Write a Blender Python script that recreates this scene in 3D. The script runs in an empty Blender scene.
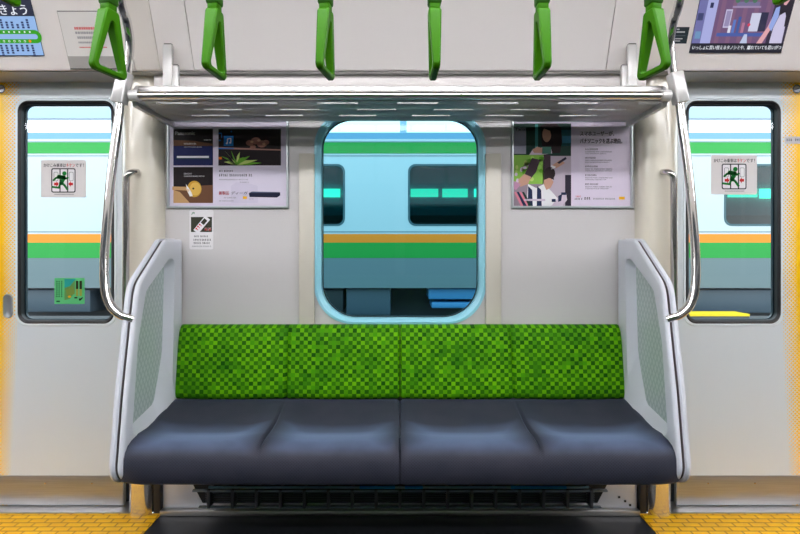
import bpy, bmesh, math, random
from mathutils import Vector, Matrix
random.seed(7)
SC = bpy.context.scene
COL = SC.collection
F, H, CX, HY = 512.0, 1.09, 400.0, 250.0      # focal length in pixels, eye height, picture centre, horizon row
PI = math.pi

def X(px, y): return (px - CX) / F * y
def Z(py, y): return H + (HY - py) / F * y
def P(px, py, y): return Vector((X(px, y), y, Z(py, y)))

# ------------------------------------------------------------------ materials
def lin(c):
    o = []
    for v in c[:3]:
        v = v / 255.0
        o.append(v / 12.92 if v <= 0.04045 else ((v + 0.055) / 1.055) ** 2.4)
    return (o[0], o[1], o[2], 1.0)

MATS = {}
def mat(name, c=(200, 200, 200), rough=0.5, metal=0.0, emit=0.0, coat=0.0, sheen=0.0, sheen_tint=None, spec=None):
    key = (name, tuple(c), rough, metal, emit, coat)
    if key in MATS: return MATS[key]
    m = bpy.data.materials.new(name); m.use_nodes = True
    b = m.node_tree.nodes['Principled BSDF']
    b.inputs['Base Color'].default_value = lin(c)
    b.inputs['Roughness'].default_value = rough
    b.inputs['Metallic'].default_value = metal
    if coat: b.inputs['Coat Weight'].default_value = coat; b.inputs['Coat Roughness'].default_value = 0.12
    if sheen:
        b.inputs['Sheen Weight'].default_value = sheen; b.inputs['Sheen Roughness'].default_value = 0.4
        b.inputs['Sheen Tint'].default_value = lin(sheen_tint or (255, 255, 255))
    if spec is not None: b.inputs['Specular IOR Level'].default_value = spec
    if emit:
        b.inputs['Emission Color'].default_value = lin(c); b.inputs['Emission Strength'].default_value = emit
        b.inputs['Base Color'].default_value = (0.01, 0.01, 0.01, 1)
    MATS[key] = m
    return m

class NT:
    """small helper for node graphs"""
    def __init__(s, m): s.t = m.node_tree; s.n = s.t.nodes; s.l = s.t.links; s.b = s.n.get('Principled BSDF')
    def add(s, typ, **kw):
        n = s.n.new(typ)
        for k, v in kw.items(): setattr(n, k, v)
        return n
    def val(s, inp, v):
        if isinstance(v, bpy.types.NodeSocket): s.l.new(v, inp)
        else: inp.default_value = v
    def math(s, op, a, b=0.0, c=0.0):
        n = s.add('ShaderNodeMath', operation=op)
        s.val(n.inputs[0], a); s.val(n.inputs[1], b); s.val(n.inputs[2], c)
        return n.outputs[0]
    def mix(s, f, a, b):
        n = s.add('ShaderNodeMix', data_type='RGBA')
        s.val(n.inputs[0], f); s.val(n.inputs[6], a); s.val(n.inputs[7], b)
        return n.outputs[2]
    def xyz(s):
        tc = s.add('ShaderNodeTexCoord'); sp = s.add('ShaderNodeSeparateXYZ'); s.l.new(tc.outputs['Object'], sp.inputs[0])
        return sp.outputs, tc.outputs['Object']
    def comb(s, x, y, z):
        n = s.add('ShaderNodeCombineXYZ'); s.val(n.inputs[0], x); s.val(n.inputs[1], y); s.val(n.inputs[2], z); return n.outputs[0]
    def noise(s, vec, scale, detail=2.0):
        n = s.add('ShaderNodeTexNoise'); s.l.new(vec, n.inputs['Vector']); n.inputs['Scale'].default_value = scale; n.inputs['Detail'].default_value = detail
        return n.outputs['Fac']
    def white(s, vec):
        n = s.add('ShaderNodeTexWhiteNoise', noise_dimensions='3D'); s.l.new(vec, n.inputs['Vector']); return n.outputs['Value']
    def bump(s, h, strength=0.3, dist=0.002):
        n = s.add('ShaderNodeBump'); n.inputs['Strength'].default_value = strength; n.inputs['Distance'].default_value = dist
        s.l.new(h, n.inputs['Height']); s.l.new(n.outputs[0], s.b.inputs['Normal'])
    def map(s, v, a, b, c, d):
        n = s.add('ShaderNodeMapRange'); s.val(n.inputs[0], v)
        for i, q in enumerate((a, b, c, d)): n.inputs[i + 1].default_value = q
        return n.outputs[0]

def fresh(name, **kw):
    m = bpy.data.materials.new(name); m.use_nodes = True
    b = m.node_tree.nodes['Principled BSDF']
    for k, v in kw.items(): b.inputs[k.replace('_', ' ')].default_value = v
    return m, NT(m)

M_WALL = mat('wall_cream', (207, 203, 202), 0.30, coat=0.25)
M_UPPER = mat('upper_panel_cream', (246, 239, 236), 0.45)
M_PILLAR = mat('pillar_cream', (230, 223, 206), 0.25, coat=0.9)
M_STRIP = mat('strip_beige', (206, 200, 186), 0.35)
M_GAP = mat('joint_dark', (52, 50, 48), 0.8)
M_CHROME = mat('chrome', (226, 224, 222), 0.05, 1.0)
M_SATIN = mat('satin_steel', (206, 204, 202), 0.32, 1.0)
M_ALU = mat('aluminium_paint', (214, 212, 210), 0.35, 0.35)
M_WHITEPLAST = mat('white_plastic', (220, 223, 231), 0.35)
M_BLACK = mat('black_rubber', (16, 17, 22), 0.45)
M_DARK = mat('dark_housing', (34, 36, 42), 0.5)
M_STRAP = mat('strap_green', (54, 114, 0), 0.42, spec=.12)
M_STRAPD = mat('strap_green_dark', (34, 84, 0), 0.45, spec=.2)
M_LAMP = mat('lamp_white', (250, 250, 255), 0.5, emit=19.5)
M_FRAMEWIN = mat('window_frame_pale_blue', (160, 226, 244), 0.3)  # grey-white frame; blue tint of the window light put into its colour

# brushed steel for kick plates
M_BRUSH, g = fresh('brushed_steel', Metallic=0.9, Roughness=0.36)
o3, vec = g.xyz()
nz = g.noise(g.comb(g.math('MULTIPLY', o3[0], 3.0), o3[1], g.math('MULTIPLY', o3[2], 400.0)), 2.0)
g.l.new(g.mix(g.map(nz, .3, .7, 0, 1), lin((166, 166, 168)), lin((188, 188, 190))), g.b.inputs['Base Color'])
g.l.new(g.map(nz, .3, .7, .36, .46), g.b.inputs['Roughness'])

# door leaf: cool white enamel with a yellow halftone band along the meeting edge
def door_mat(side):
    m, g = fresh('door_enamel_halftone', Roughness=0.3)
    o, vec = g.xyz()
    ax = g.math('SUBTRACT', 1.832, g.math('ABSOLUTE', g.math('SUBTRACT', g.math('ABSOLUTE', o[0]), 1.832)))
    # band runs from |x| 1.62 (no dots) to 1.74 (solid); slants outwards towards the floor
    slant = g.math('MULTIPLY', g.math('MAXIMUM', g.math('SUBTRACT', 0.95, o[2]), 0.0), 0.05)
    t = g.map(g.math('SUBTRACT', ax, slant), 1.606, 1.700, 0.0, 1.0)
    cell = 0.0165
    u = g.math('DIVIDE', g.math('ADD', o[0], o[2]), cell)
    v = g.math('DIVIDE', g.math('SUBTRACT', o[0], o[2]), cell)
    du = g.math('ABSOLUTE', g.math('SUBTRACT', g.math('FRACT', u), 0.5))
    dv = g.math('ABSOLUTE', g.math('SUBTRACT', g.math('FRACT', v), 0.5))
    d = g.math('MAXIMUM', du, dv)
    thr = g.math('MULTIPLY', g.math('POWER', t, 0.5), 0.54)
    k = g.math('MULTIPLY', g.math('LESS_THAN', d, thr), g.math('GREATER_THAN', t, 0.02))
    c = g.mix(k, lin((214, 222, 227)), lin((255, 198, 0)))
    g.l.new(c, g.b.inputs['Base Color'])
    return m
M_DOOR = door_mat(1)

# yellow tactile floor plates, raised lozenge bricks
M_TACTILE, g = fresh('yellow_tactile', Roughness=0.42)
o, vec = g.xyz()
br = g.add('ShaderNodeTexBrick'); br.offset = 0.5
g.l.new(vec, br.inputs['Vector']); br.inputs['Scale'].default_value = 1.0
br.inputs['Brick Width'].default_value = 0.066; br.inputs['Row Height'].default_value = 0.030
br.inputs['Mortar Size'].default_value = 0.0035; br.inputs['Mortar Smooth'].default_value = 0.4
br.inputs['Color1'].default_value = lin((255, 200, 0)); br.inputs['Color2'].default_value = lin((250, 188, 0)); br.inputs['Mortar'].default_value = lin((176, 112, 4))
nz = g.noise(vec, 14.0, 4.0)
g.l.new(g.mix(g.map(nz, .45, .75, 0, .35), br.outputs['Color'], lin((196, 130, 10))), g.b.inputs['Base Color'])
g.bump(g.math('SUBTRACT', 1.0, br.outputs['Fac']), 0.6, 0.003)

# charcoal rubber floor
M_FLOOR, g = fresh('charcoal_floor', Roughness=0.34)
o, vec = g.xyz()
nz = g.noise(vec, 60.0, 4.0); nb = g.noise(vec, 4.0, 3.0)
g.l.new(g.mix(nz, lin((28, 30, 34)), lin((42, 44, 49))), g.b.inputs['Base Color'])
g.l.new(g.map(nb, .3, .7, .28, .45), g.b.inputs['Roughness'])

# seat cloth: charcoal moquette with a fine dark diamond weave
M_SEAT, g = fresh('charcoal_moquette', Roughness=0.72)
o, vec = g.xyz()
cs = 0.0105
u = g.math('DIVIDE', g.math('ADD', o[0], g.math('ADD', o[1], o[2])), cs)
v = g.math('DIVIDE', g.math('SUBTRACT', o[0], g.math('ADD', o[1], o[2])), cs)
du = g.math('ABSOLUTE', g.math('SUBTRACT', g.math('FRACT', u), .5)); dv = g.math('ABSOLUTE', g.math('SUBTRACT', g.math('FRACT', v), .5))
dot = g.math('LESS_THAN', g.math('MAXIMUM', du, dv), 0.30)
nb = g.noise(vec, 9.0, 3.0)
c = g.mix(dot, lin((38, 42, 58)), lin((27, 29, 41)))
c = g.mix(g.map(nb, .35, .75, 0, .25), c, lin((72, 66, 78)))
# highlight painted on the sat-on part of each place: paler blue, more sheen
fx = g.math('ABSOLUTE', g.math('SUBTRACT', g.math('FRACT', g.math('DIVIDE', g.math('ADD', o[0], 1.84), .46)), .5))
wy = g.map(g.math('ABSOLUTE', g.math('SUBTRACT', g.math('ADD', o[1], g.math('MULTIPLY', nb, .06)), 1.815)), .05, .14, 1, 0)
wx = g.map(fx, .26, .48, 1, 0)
hilite = g.math('MULTIPLY', g.math('SMOOTH_MIN', wx, wy, .2), g.map(o[2], .415, .438, 0, 1))
hilite = g.math('MAXIMUM', hilite, 0.0)
c = g.mix(g.math('MULTIPLY', hilite, .8), c, lin((94, 110, 142)))
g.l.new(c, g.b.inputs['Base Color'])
g.l.new(g.map(hilite, 0, 1, .25, .8), g.b.inputs['Sheen Weight']); g.b.inputs['Sheen Roughness'].default_value = 0.35
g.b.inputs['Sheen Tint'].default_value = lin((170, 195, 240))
g.bump(g.math('ADD', g.math('MAXIMUM', du, dv), g.math('MULTIPLY', nb, 1.5)), 0.15, 0.002)

# backrest cloth: green checks of varying brightness
M_CHECK, g = fresh('green_check_moquette', Roughness=0.7)
o, vec = g.xyz()
cw = 0.0168
ix = g.math('FLOOR', g.math('DIVIDE', g.math('ADD', o[0], 3.0), cw)); iz = g.math('FLOOR', g.math('DIVIDE', o[2], cw * .97))
par = g.math('MODULO', g.math('ADD', ix, iz), 2.0)
cellv = g.comb(ix, iz, 0.0)
rnd = g.white(cellv)
big = g.noise(g.comb(ix, iz, 3.0), 0.11, 2.0)
light = g.mix(g.map(g.math('ADD', g.math('MULTIPLY', rnd, .5), g.math('MULTIPLY', big, 1.0)), .35, 1.1, 0, 1), lin((50, 124, 0)), lin((112, 188, 0)))
dark = g.mix(g.map(g.math('ADD', g.math('MULTIPLY', rnd, .7), g.math('MULTIPLY', big, .5)), .15, 1.0, 0, 1), lin((16, 80, 0)), lin((54, 124, 0)))
c = g.mix(par, light, dark)
skip = g.math('GREATER_THAN', g.white(g.comb(iz, ix, 5.0)), 0.93)
c = g.mix(g.math('MULTIPLY', skip, par), c, lin((70, 150, 0)))
g.l.new(c, g.b.inputs['Base Color'])
g.b.inputs['Specular IOR Level'].default_value = 0.15
g.bump(g.noise(vec, 420.0, 1.0), 0.12, 0.001)

# partition window: etched lattice on pale grey-green plastic
M_ETCH, g = fresh('etched_panel', Roughness=0.22)
o, vec = g.xyz()
cs = 0.026
u = g.math('DIVIDE', g.math('ADD', o[1], g.math('MULTIPLY', o[2], .62)), cs); v = g.math('DIVIDE', g.math('SUBTRACT', o[1], g.math('MULTIPLY', o[2], .62)), cs)
du = g.math('ABSOLUTE', g.math('SUBTRACT', g.math('FRACT', u), .5)); dv = g.math('ABSOLUTE', g.math('SUBTRACT', g.math('FRACT', v), .5))
e = g.math('LESS_THAN', g.math('MAXIMUM', du, dv), 0.34)
g.l.new(g.mix(e, lin((184, 200, 198)), lin((204, 216, 214))), g.b.inputs['Base Color'])

# tinted panes: mostly see-through, a little mirror
def pane_mat(name, tint, refl):
    m = bpy.data.materials.new(name); m.use_nodes = True
    t = m.node_tree; t.nodes.clear()
    out = t.nodes.new('ShaderNodeOutputMaterial'); mx = t.nodes.new('ShaderNodeMixShader')
    tr = t.nodes.new('ShaderNodeBsdfTransparent'); gl = t.nodes.new('ShaderNodeBsdfGlossy')
    tr.inputs[0].default_value = (*tint, 1); gl.inputs['Roughness'].default_value = 0.03
    fr = t.nodes.new('ShaderNodeFresnel'); fr.inputs[0].default_value = refl
    t.links.new(fr.outputs[0], mx.inputs[0]); t.links.new(tr.outputs[0], mx.inputs[1]); t.links.new(gl.outputs[0], mx.inputs[2])
    t.links.new(mx.outputs[0], out.inputs[0])
    return m
M_GLASS_C = pane_mat('tinted_window_glass', (0.33, 0.64, 0.73), 1.35)
M_GLASS_D = pane_mat('door_glass', (0.90, 0.99, 1.0), 1.40)
M_GLASS_T = pane_mat('dark_train_glass', (0.05, 0.20, 0.20), 1.45)

# ------------------------------------------------------------------ mesh building
class MB:
    def __init__(s): s.v = []; s.f = []; s.m = []; s.mats = []
    def mi(s, m):
        if m not in s.mats: s.mats.append(m)
        return s.mats.index(m)
    def add(s, verts, faces, m):
        o = len(s.v); s.v += [tuple(v) for v in verts]; k = s.mi(m)
        for f in faces: s.f.append([o + i for i in f]); s.m.append(k)
    def frombm(s, bm, m):
        bm.verts.index_update()
        s.add([v.co[:] for v in bm.verts], [[v.index for v in f.verts] for f in bm.faces], m); bm.free()
    def box(s, x0, x1, y0, y1, z0, z1, m, bev=0.0, seg=2):
        bm = bmesh.new(); bmesh.ops.create_cube(bm, size=1)
        for v in bm.verts: v.co = Vector(((x0 + x1) / 2 + v.co.x * (x1 - x0), (y0 + y1) / 2 + v.co.y * (y1 - y0), (z0 + z1) / 2 + v.co.z * (z1 - z0)))
        if bev: bmesh.ops.bevel(bm, geom=list(bm.edges), offset=bev, segments=seg, affect='EDGES', profile=0.5)
        s.frombm(bm, m)
    def tube(s, pts, r, m, n=16, smooth=0, cap=True, rf=None):
        pts = [Vector(p) for p in pts]
        if smooth: pts = catmull(pts, smooth)
        V = []; Fc = []
        t0 = (pts[1] - pts[0]).normalized()
        up = Vector((0, 0, 1)) if abs(t0.z) < .9 else Vector((1, 0, 0))
        a = t0.cross(up).normalized()
        for i, p in enumerate(pts):
            t = (pts[min(i + 1, len(pts) - 1)] - pts[max(i - 1, 0)]).normalized()
            a = (a - t * a.dot(t)).normalized(); b = t.cross(a)
            rr = rf(i / (len(pts) - 1)) if rf else r
            for k in range(n):
                q = 2 * PI * k / n; V.append(p + a * math.cos(q) * rr + b * math.sin(q) * rr)
        for i in range(len(pts) - 1):
            for k in range(n):
                Fc.append([i * n + k, i * n + (k + 1) % n, (i + 1) * n + (k + 1) % n, (i + 1) * n + k])
        if cap: Fc.append(list(range(n))[::-1]); Fc.append([(len(pts) - 1) * n + k for k in range(n)])
        s.add(V, Fc, m)
    def loft(s, rings, m, closed=True, cap0=False, cap1=False):
        n = len(rings[0]); V = [p for r in rings for p in r]; Fc = []
        for i in range(len(rings) - 1):
            for k in range(n if closed else n - 1):
                Fc.append([i * n + k, i * n + (k + 1) % n, (i + 1) * n + (k + 1) % n, (i + 1) * n + k])
        if cap0: Fc.append(list(range(n))[::-1])
        if cap1: Fc.append([(len(rings) - 1) * n + k for k in range(n)])
        s.add(V, Fc, m)
    def plate(s, outer, holes, fn, d0, d1, m):
        """plate with holes: 2D outlines, fn(u, v, d) -> point; faces at depth d0 and d1"""
        loops = [outer] + holes
        for d in (d0, d1):
            bm = bmesh.new()
            for lp in loops:
                vs = [bm.verts.new(fn(u, v, d)) for u, v in lp]
                for i in range(len(vs)): bm.edges.new((vs[i], vs[(i + 1) % len(vs)]))
            bmesh.ops.triangle_fill(bm, use_beauty=True, use_dissolve=False, edges=list(bm.edges))
            s.frombm(bm, m)
        for lp in loops:
            s.loft([[fn(u, v, d0) for u, v in lp], [fn(u, v, d1) for u, v in lp]], m)
    def build(s, name, parent=None, sharp=38, weld=True):
        bm = bmesh.new(); vs = [bm.verts.new(v) for v in s.v]
        for f, k in zip(s.f, s.m):
            try:
                q = bm.faces.new([vs[i] for i in f]); q.material_index = k; q.smooth = True
            except ValueError: pass
        if weld:
            bmesh.ops.remove_doubles(bm, verts=list(bm.verts), dist=1e-5)
            bmesh.ops.recalc_face_normals(bm, faces=list(bm.faces))
            lim = math.radians(sharp)
            for e in bm.edges:
                if len(e.link_faces) != 2 or e.calc_face_angle(9) > lim: e.smooth = False
        me = bpy.data.meshes.new(name); bm.to_mesh(me); bm.free()
        for m in s.mats: me.materials.append(m)
        o = bpy.data.objects.new(name, me); COL.objects.link(o)
        if parent is not None:
            o.parent = parent; o.matrix_parent_inverse = Matrix.Translation(-parent.location)
        return o

def catmull(p, n):
    out = []
    q = [p[0] * 2 - p[1]] + p + [p[-1] * 2 - p[-2]]
    for i in range(1, len(q) - 2):
        for k in range(n):
            t = k / n; a, b, c, d = q[i - 1], q[i], q[i + 1], q[i + 2]
            out.append(0.5 * ((2 * b) + (c - a) * t + (2 * a - 5 * b + 4 * c - d) * t * t + (3 * b - a - 3 * c + d) * t ** 3))
    out.append(p[-1]); return out

def rounded(pts, radii, n=8):
    """round the corners of a 2D polygon"""
    out = []; N = len(pts)
    if not isinstance(radii, (list, tuple)): radii = [radii] * N
    for i in range(N):
        p = Vector(pts[i]).to_2d(); a = Vector(pts[i - 1]).to_2d(); b = Vector(pts[(i + 1) % N]).to_2d(); r = radii[i]
        if r <= 0: out.append((p.x, p.y)); continue
        da = (a - p).normalized(); db = (b - p).normalized()
        ang = math.acos(max(-1, min(1, da.dot(db)))); t = min(r / math.tan(ang / 2), (a - p).length * .49, (b - p).length * .49)
        r2 = t * math.tan(ang / 2); c = p + (da + db).normalized() * (r2 / math.sin(ang / 2))
        s = p + da * t - c; e = p + db * t - c
        a0 = math.atan2(s.y, s.x); a1 = math.atan2(e.y, e.x); d = (a1 - a0 + PI) % (2 * PI) - PI
        for k in range(n + 1):
            q = a0 + d * k / n; out.append((c.x + r2 * math.cos(q), c.y + r2 * math.sin(q)))
    return out
def rrect(u0, v0, u1, v1, r, n=8): return rounded([(u0, v0), (u1, v0), (u1, v1), (u0, v1)], r, n)
def XZ(u, v, d): return (u, d, v)

def tag(o, label=None, cat=None, group=None, kind=None):
    if label: o['label'] = label
    if cat: o['category'] = cat
    if group: o['group'] = group
    if kind: o['kind'] = kind
    return o
def empty(name, loc, label, cat, group=None):
    o = bpy.data.objects.new(name, None); o.empty_display_size = 0.05; o.location = loc; COL.objects.link(o)
    return tag(o, label, cat, group)
def struct(o, label): return tag(o, label=label, kind='structure')

# ------------------------------------------------------------------ flat printed art on a plane
TXT = {}
def glyphs(s):
    if s not in TXT:
        cu = bpy.data.curves.new('t', 'FONT'); cu.body = s; cu.size = 1; cu.resolution_u = 2
        ob = bpy.data.objects.new('t', cu); COL.objects.link(ob); bpy.context.view_layer.update()
        me = bpy.data.meshes.new_from_object(ob.evaluated_get(bpy.context.evaluated_depsgraph_get()))
        TXT[s] = ([v.co.to_2d() for v in me.vertices], [list(p.vertices) for p in me.polygons])
        bpy.data.objects.remove(ob); bpy.data.curves.remove(cu); bpy.data.meshes.remove(me)
    return TXT[s]
class Art(MB):
    """thin printed layers on a plane through o with axes u (right), v (up), n (towards the viewer); sizes in metres"""
    def __init__(s, o, u=(1, 0, 0), v=(0, 0, 1), step=0.0003):
        super().__init__(); s.o = Vector(o); s.u = Vector(u).normalized(); s.w = Vector(v).normalized(); s.n = s.u.cross(s.w).normalized(); s.step = step
    def pt(s, u, v, l): return s.o + s.u * u + s.w * v + s.n * (l * s.step)
    def uv(s, px, py):
        """where the sight line of a picture point meets the plane"""
        c = Vector((0, 0, H)); d = Vector(((px - CX) / F, 1, (HY - py) / F))
        t = (s.o - c).dot(s.n) / d.dot(s.n); q = c + d * t - s.o
        return q.dot(s.u), q.dot(s.w)
    def poly(s, pts, m, l=1): s.add([s.pt(u, v, l) for u, v in pts], [list(range(len(pts)))], m)
    def rect(s, u0, v0, u1, v1, m, l=1): s.poly([(u0, v0), (u1, v0), (u1, v1), (u0, v1)], m, l)
    def prect(s, x0, y0, x1, y1, m, l=1):
        a = s.uv(x0, y1); b = s.uv(x1, y0); s.rect(a[0], a[1], b[0], b[1], m, l)
    def ppoly(s, pts, m, l=1): s.poly([s.uv(*p) for p in pts], m, l)
    def disc(s, u, v, r, m, l=1, ry=None, n=20): s.poly([(u + r * math.cos(2 * PI * k / n), v + (ry or r) * math.sin(2 * PI * k / n)) for k in range(n)], m, l)
    def pdisc(s, px, py, r, m, l=1, ry=None):
        u, v = s.uv(px, py); k = abs(s.uv(px + 1, py)[0] - u); s.disc(u, v, r * k, m, l, (ry or r) * k)
    def ring(s, out, inn, m, l=1):
        n = len(out); s.add([s.pt(u, v, l) for u, v in out + inn], [[k, (k + 1) % n, n + (k + 1) % n, n + k] for k in range(n)], m)
    def line(s, pts, w, m, l=1):
        for (a, b), (c, d) in zip(pts[:-1], pts[1:]):
            t = Vector((c - a, d - b)); L = t.length or 1; q = Vector((-t.y, t.x)) / L * w / 2; e = t / L * w * .3
            s.poly([(a - q.x - e.x, b - q.y - e.y), (c - q.x + e.x, d - q.y + e.y), (c + q.x + e.x, d + q.y + e.y), (a + q.x - e.x, b + q.y - e.y)], m, l)
    def text(s, st, u0, v0, u1, h, m, l=2, skew=0.0):
        for q in (-.022, .022): s.text1(st, u0 + q * h, v0, u1 + q * h, h, m, l, skew)
    def text1(s, st, u0, v0, u1, h, m, l=2, skew=0.0):
        """string fitted into width u0..u1 and height h with its base at v0"""
        vs, fs = glyphs(st); x0 = min(v.x for v in vs); x1 = max(v.x for v in vs); y0 = min(v.y for v in vs); y1 = max(v.y for v in vs)
        k = (u1 - u0) / (x1 - x0); j = h / (y1 - y0)
        s.add([s.pt(u0 + (v.x - x0) * k + skew * (v.y - y0) * j, v0 + (v.y - y0) * j, l) for v in vs], fs, m)
    def ptext(s, st, x0, y0, x1, y1, m, l=2, skew=0.0):
        a = s.uv(x0, y1); b = s.uv(x1, y0); s.text(st, a[0], a[1], b[0], b[1] - a[1], m, l, skew)
    def scrib(s, x0, y0, x1, y1, m, l=2, seed=1, ch=None):
        """small print too fine to read: a row of tiny marks"""
        rnd = random.Random(seed); a = s.uv(x0, y1); b = s.uv(x1, y0); h = b[1] - a[1]; u = a[0]; ch = ch or h * .9
        while u < b[0] - ch * .4:
            w = ch * rnd.uniform(.55, .85)
            for k in range(3):
                vv = a[1] + h * (k * .36 + rnd.uniform(0, .08)); s.rect(u + w * rnd.uniform(0, .2), vv, u + w * rnd.uniform(.7, 1), vv + h * .17, m, l)
            uu = u + w * rnd.uniform(.2, .7); s.rect(uu, a[1], uu + w * .18, b[1], m, l)
            u += w + ch * .16 + (ch * .5 if rnd.random() < .12 else 0)
    def backing(s, out, thick, m):
        """solid sheet under the print, its face at layer 0"""
        n = len(out); f = [s.pt(u, v, 0) for u, v in out]; b = [p - s.n * thick for p in f]
        s.add(f, [list(range(n))], m); s.loft([f, b], m); s.add(b, [list(range(n))[::-1]], m)
    def done(s, name, parent=None): return s.build(name, parent, weld=False)

def ink(name, c, rough=0.5, coat=0.0): return mat('ink_' + name, c, rough, spec=.15)
WHITE = ink('white', (232, 230, 232)); BLACK = ink('black', (22, 20, 24)); RED = ink('red', (206, 40, 44)); GREY = ink('grey', (120, 118, 122))

# ================================================================== SETTING
YW, YD = 2.18, 2.17            # bay wall face, door face
ZS, YS = 1.80, 2.03            # soffit height, lower edge of the sloped upper panels
YFRONT = -0.68; XE = 5.0
b = MB(); b.box(-XE, XE, YFRONT, 2.114, -0.05, 0.0, M_FLOOR); struct(b.build('floor'), 'charcoal rubber train floor')
for i, sx in enumerate((-1, 1)):
    b = MB(); x0, x1 = sorted((sx * 0.985, sx * 2.62)); b.box(x0, x1, 1.62, 2.112, 0.0, 0.003, M_TACTILE)
    tag(b.build('tactile_plate'), ('yellow tactile floor plate at the left door' if sx < 0 else 'yellow tactile floor plate at the right door'), 'floor plate', 'yellow floor plates at the doors')
    b = MB(); x0, x1 = sorted((sx * 1.10, sx * 2.62)); b.box(x0, x1, 2.114, 2.30, -0.05, 0.006, M_SATIN, .002)
    struct(b.build('trim_%d' % (i + 1)), 'stainless door sill at the %s door' % ('left', 'right')[i])

# bay wall with the window opening
WIN = rounded([(X(314.5, YW), Z(324, YW)), (X(485.5, YW), Z(324, YW)), (X(485.5, YW), Z(113, YW)), (X(314.5, YW), Z(113, YW))], [.165, .165, .14, .14], 12)
b = MB(); b.plate([(-1.0, .335), (1.0, .335), (1.0, ZS + .02), (-1.0, ZS + .02)], [WIN], XZ, YW, YW + .10, M_WALL)
struct(b.build('wall_back'), 'pale grey bay wall around the window')
# lower wall under the seat: bare metal panel and skirting
b = MB(); b.box(-.985, .985, 2.125, 2.28, 0.0, .335, mat('bare_metal', (206, 208, 216), .4, .25), .002)
b.box(-.985, .985, 2.095, 2.125, 0.0, .022, M_SATIN, .004)
for sx in (-1, 1):
    for (px, py) in ((170, 505), (175, 501), (181, 497)):
        q = P(px, py, 2.124); b.box(sx * -q.x * -1 - .004 if sx < 0 else -q.x - .004, sx * -q.x * -1 + .004 if sx < 0 else -q.x + .004, 2.121, 2.126, q.z - .004, q.z + .004, M_GAP)
struct(b.build('baseboard_back'), 'bare metal panel and skirting below the seat')

# window unit
win = MB()
inner = [(u, v) for u, v in rounded([(X(321.5, 2.2), Z(318, 2.2)), (X(478.5, 2.2), Z(318, 2.2)), (X(478.5, 2.2), Z(118, 2.2)), (X(321.5, 2.2), Z(118, 2.2))], [.15, .15, .125, .125], 12)]
win.loft([[(u, YW + .03, v) for u, v in WIN], [(u, YW - .006, v) for u, v in WIN],
          [(u * .6 + a * .4, YW - .009, v * .6 + c * .4) for (u, v), (a, c) in zip(WIN, inner)],
          [(a, YW + .004, c) for a, c in inner], [(a, YW + .055, c) for a, c in inner]], M_FRAMEWIN)
wf = win.build('window_1'); struct(wf, 'rounded tinted window with a pale blue frame')
b = MB(); b.loft([[(a, YW + .050, c) for a, c in inner], [(a * .99, YW + .048, (c - 1.22) * .992 + 1.22) for a, c in inner], [(a * .99, YW + .058, (c - 1.22) * .992 + 1.22) for a, c in inner]], M_BLACK)
b.build('gasket', wf)
b = MB(); gl = [(u * 1.01, v) for u, v in inner]
b.add([(u, YW + .052, v) for u, v in gl], [list(range(len(gl)))], M_GLASS_C); b.build('pane', wf)
# raised cover strips beside the window
for i, (a, c) in enumerate(((299.5, 315), (485, 500.5))):
    b = MB(); b.box(X(a, YW), X(c, YW), YW - .020, YW + .001, .5, Z(153.5, YW - .012), M_STRIP, .005)
    struct(b.build('trim_%d' % (3 + i)), 'beige cover strip %s of the window' % ('left', 'right')[i])

# rounded pillars between bay and doors, stainless skirt at the foot
for i, sx in enumerate((-1, 1)):
    pl = [(-1.168, 2.26), (-1.168, 2.20), (-1.168, 2.155), (-1.15, 2.125), (-1.115, 2.098), (-1.08, 2.088), (-1.04, 2.092), (-1.012, 2.112), (-1.0, 2.15), (-1.0, 2.26)]
    pl = catmull([Vector((x, y)) for x, y in pl], 4)
    b = MB(); b.loft([[(-sx * p.x * -1 if sx > 0 else p.x, p.y, z) if sx < 0 else (-p.x, p.y, z) for p in pl] for z in (.345, ZS + .02)], M_PILLAR, cap0=True, cap1=True)
    pr = struct(b.build('trim_%d' % (5 + i)), 'rounded cream pillar at the %s door' % ('left', 'right')[i])
    sk = rounded([(-1.122, 2.20), (-1.122, 2.118), (-1.096, 2.089), (-1.042, 2.089), (-1.018, 2.116), (-1.018, 2.20)], [0, .03, .03, .03, .03, 0], 8)
    b = MB(); b.loft([[(x if sx < 0 else -x, y, z) for x, y in sk] for z in (0.003, .345)], mat('skirt_steel', (226, 222, 220), .16, .9), cap0=True, cap1=True)
    b.build('skirt', pr)
    b = MB(); x0, x1 = sorted((sx * 1.215, sx * 1.05)); b.box(x0, x1, 2.206, 2.26, -.02, ZS + .02, M_DARK); b.build('door_pocket', pr)  # added filler, blocks sky light leaking between door and pillar
    b = MB(); x0, x1 = sorted((sx * 1.017, sx * .986)); b.box(x0, x1, 2.108, 2.2, 0.003, .335, M_DARK, .006); b.build('edge_seal', pr)

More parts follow.
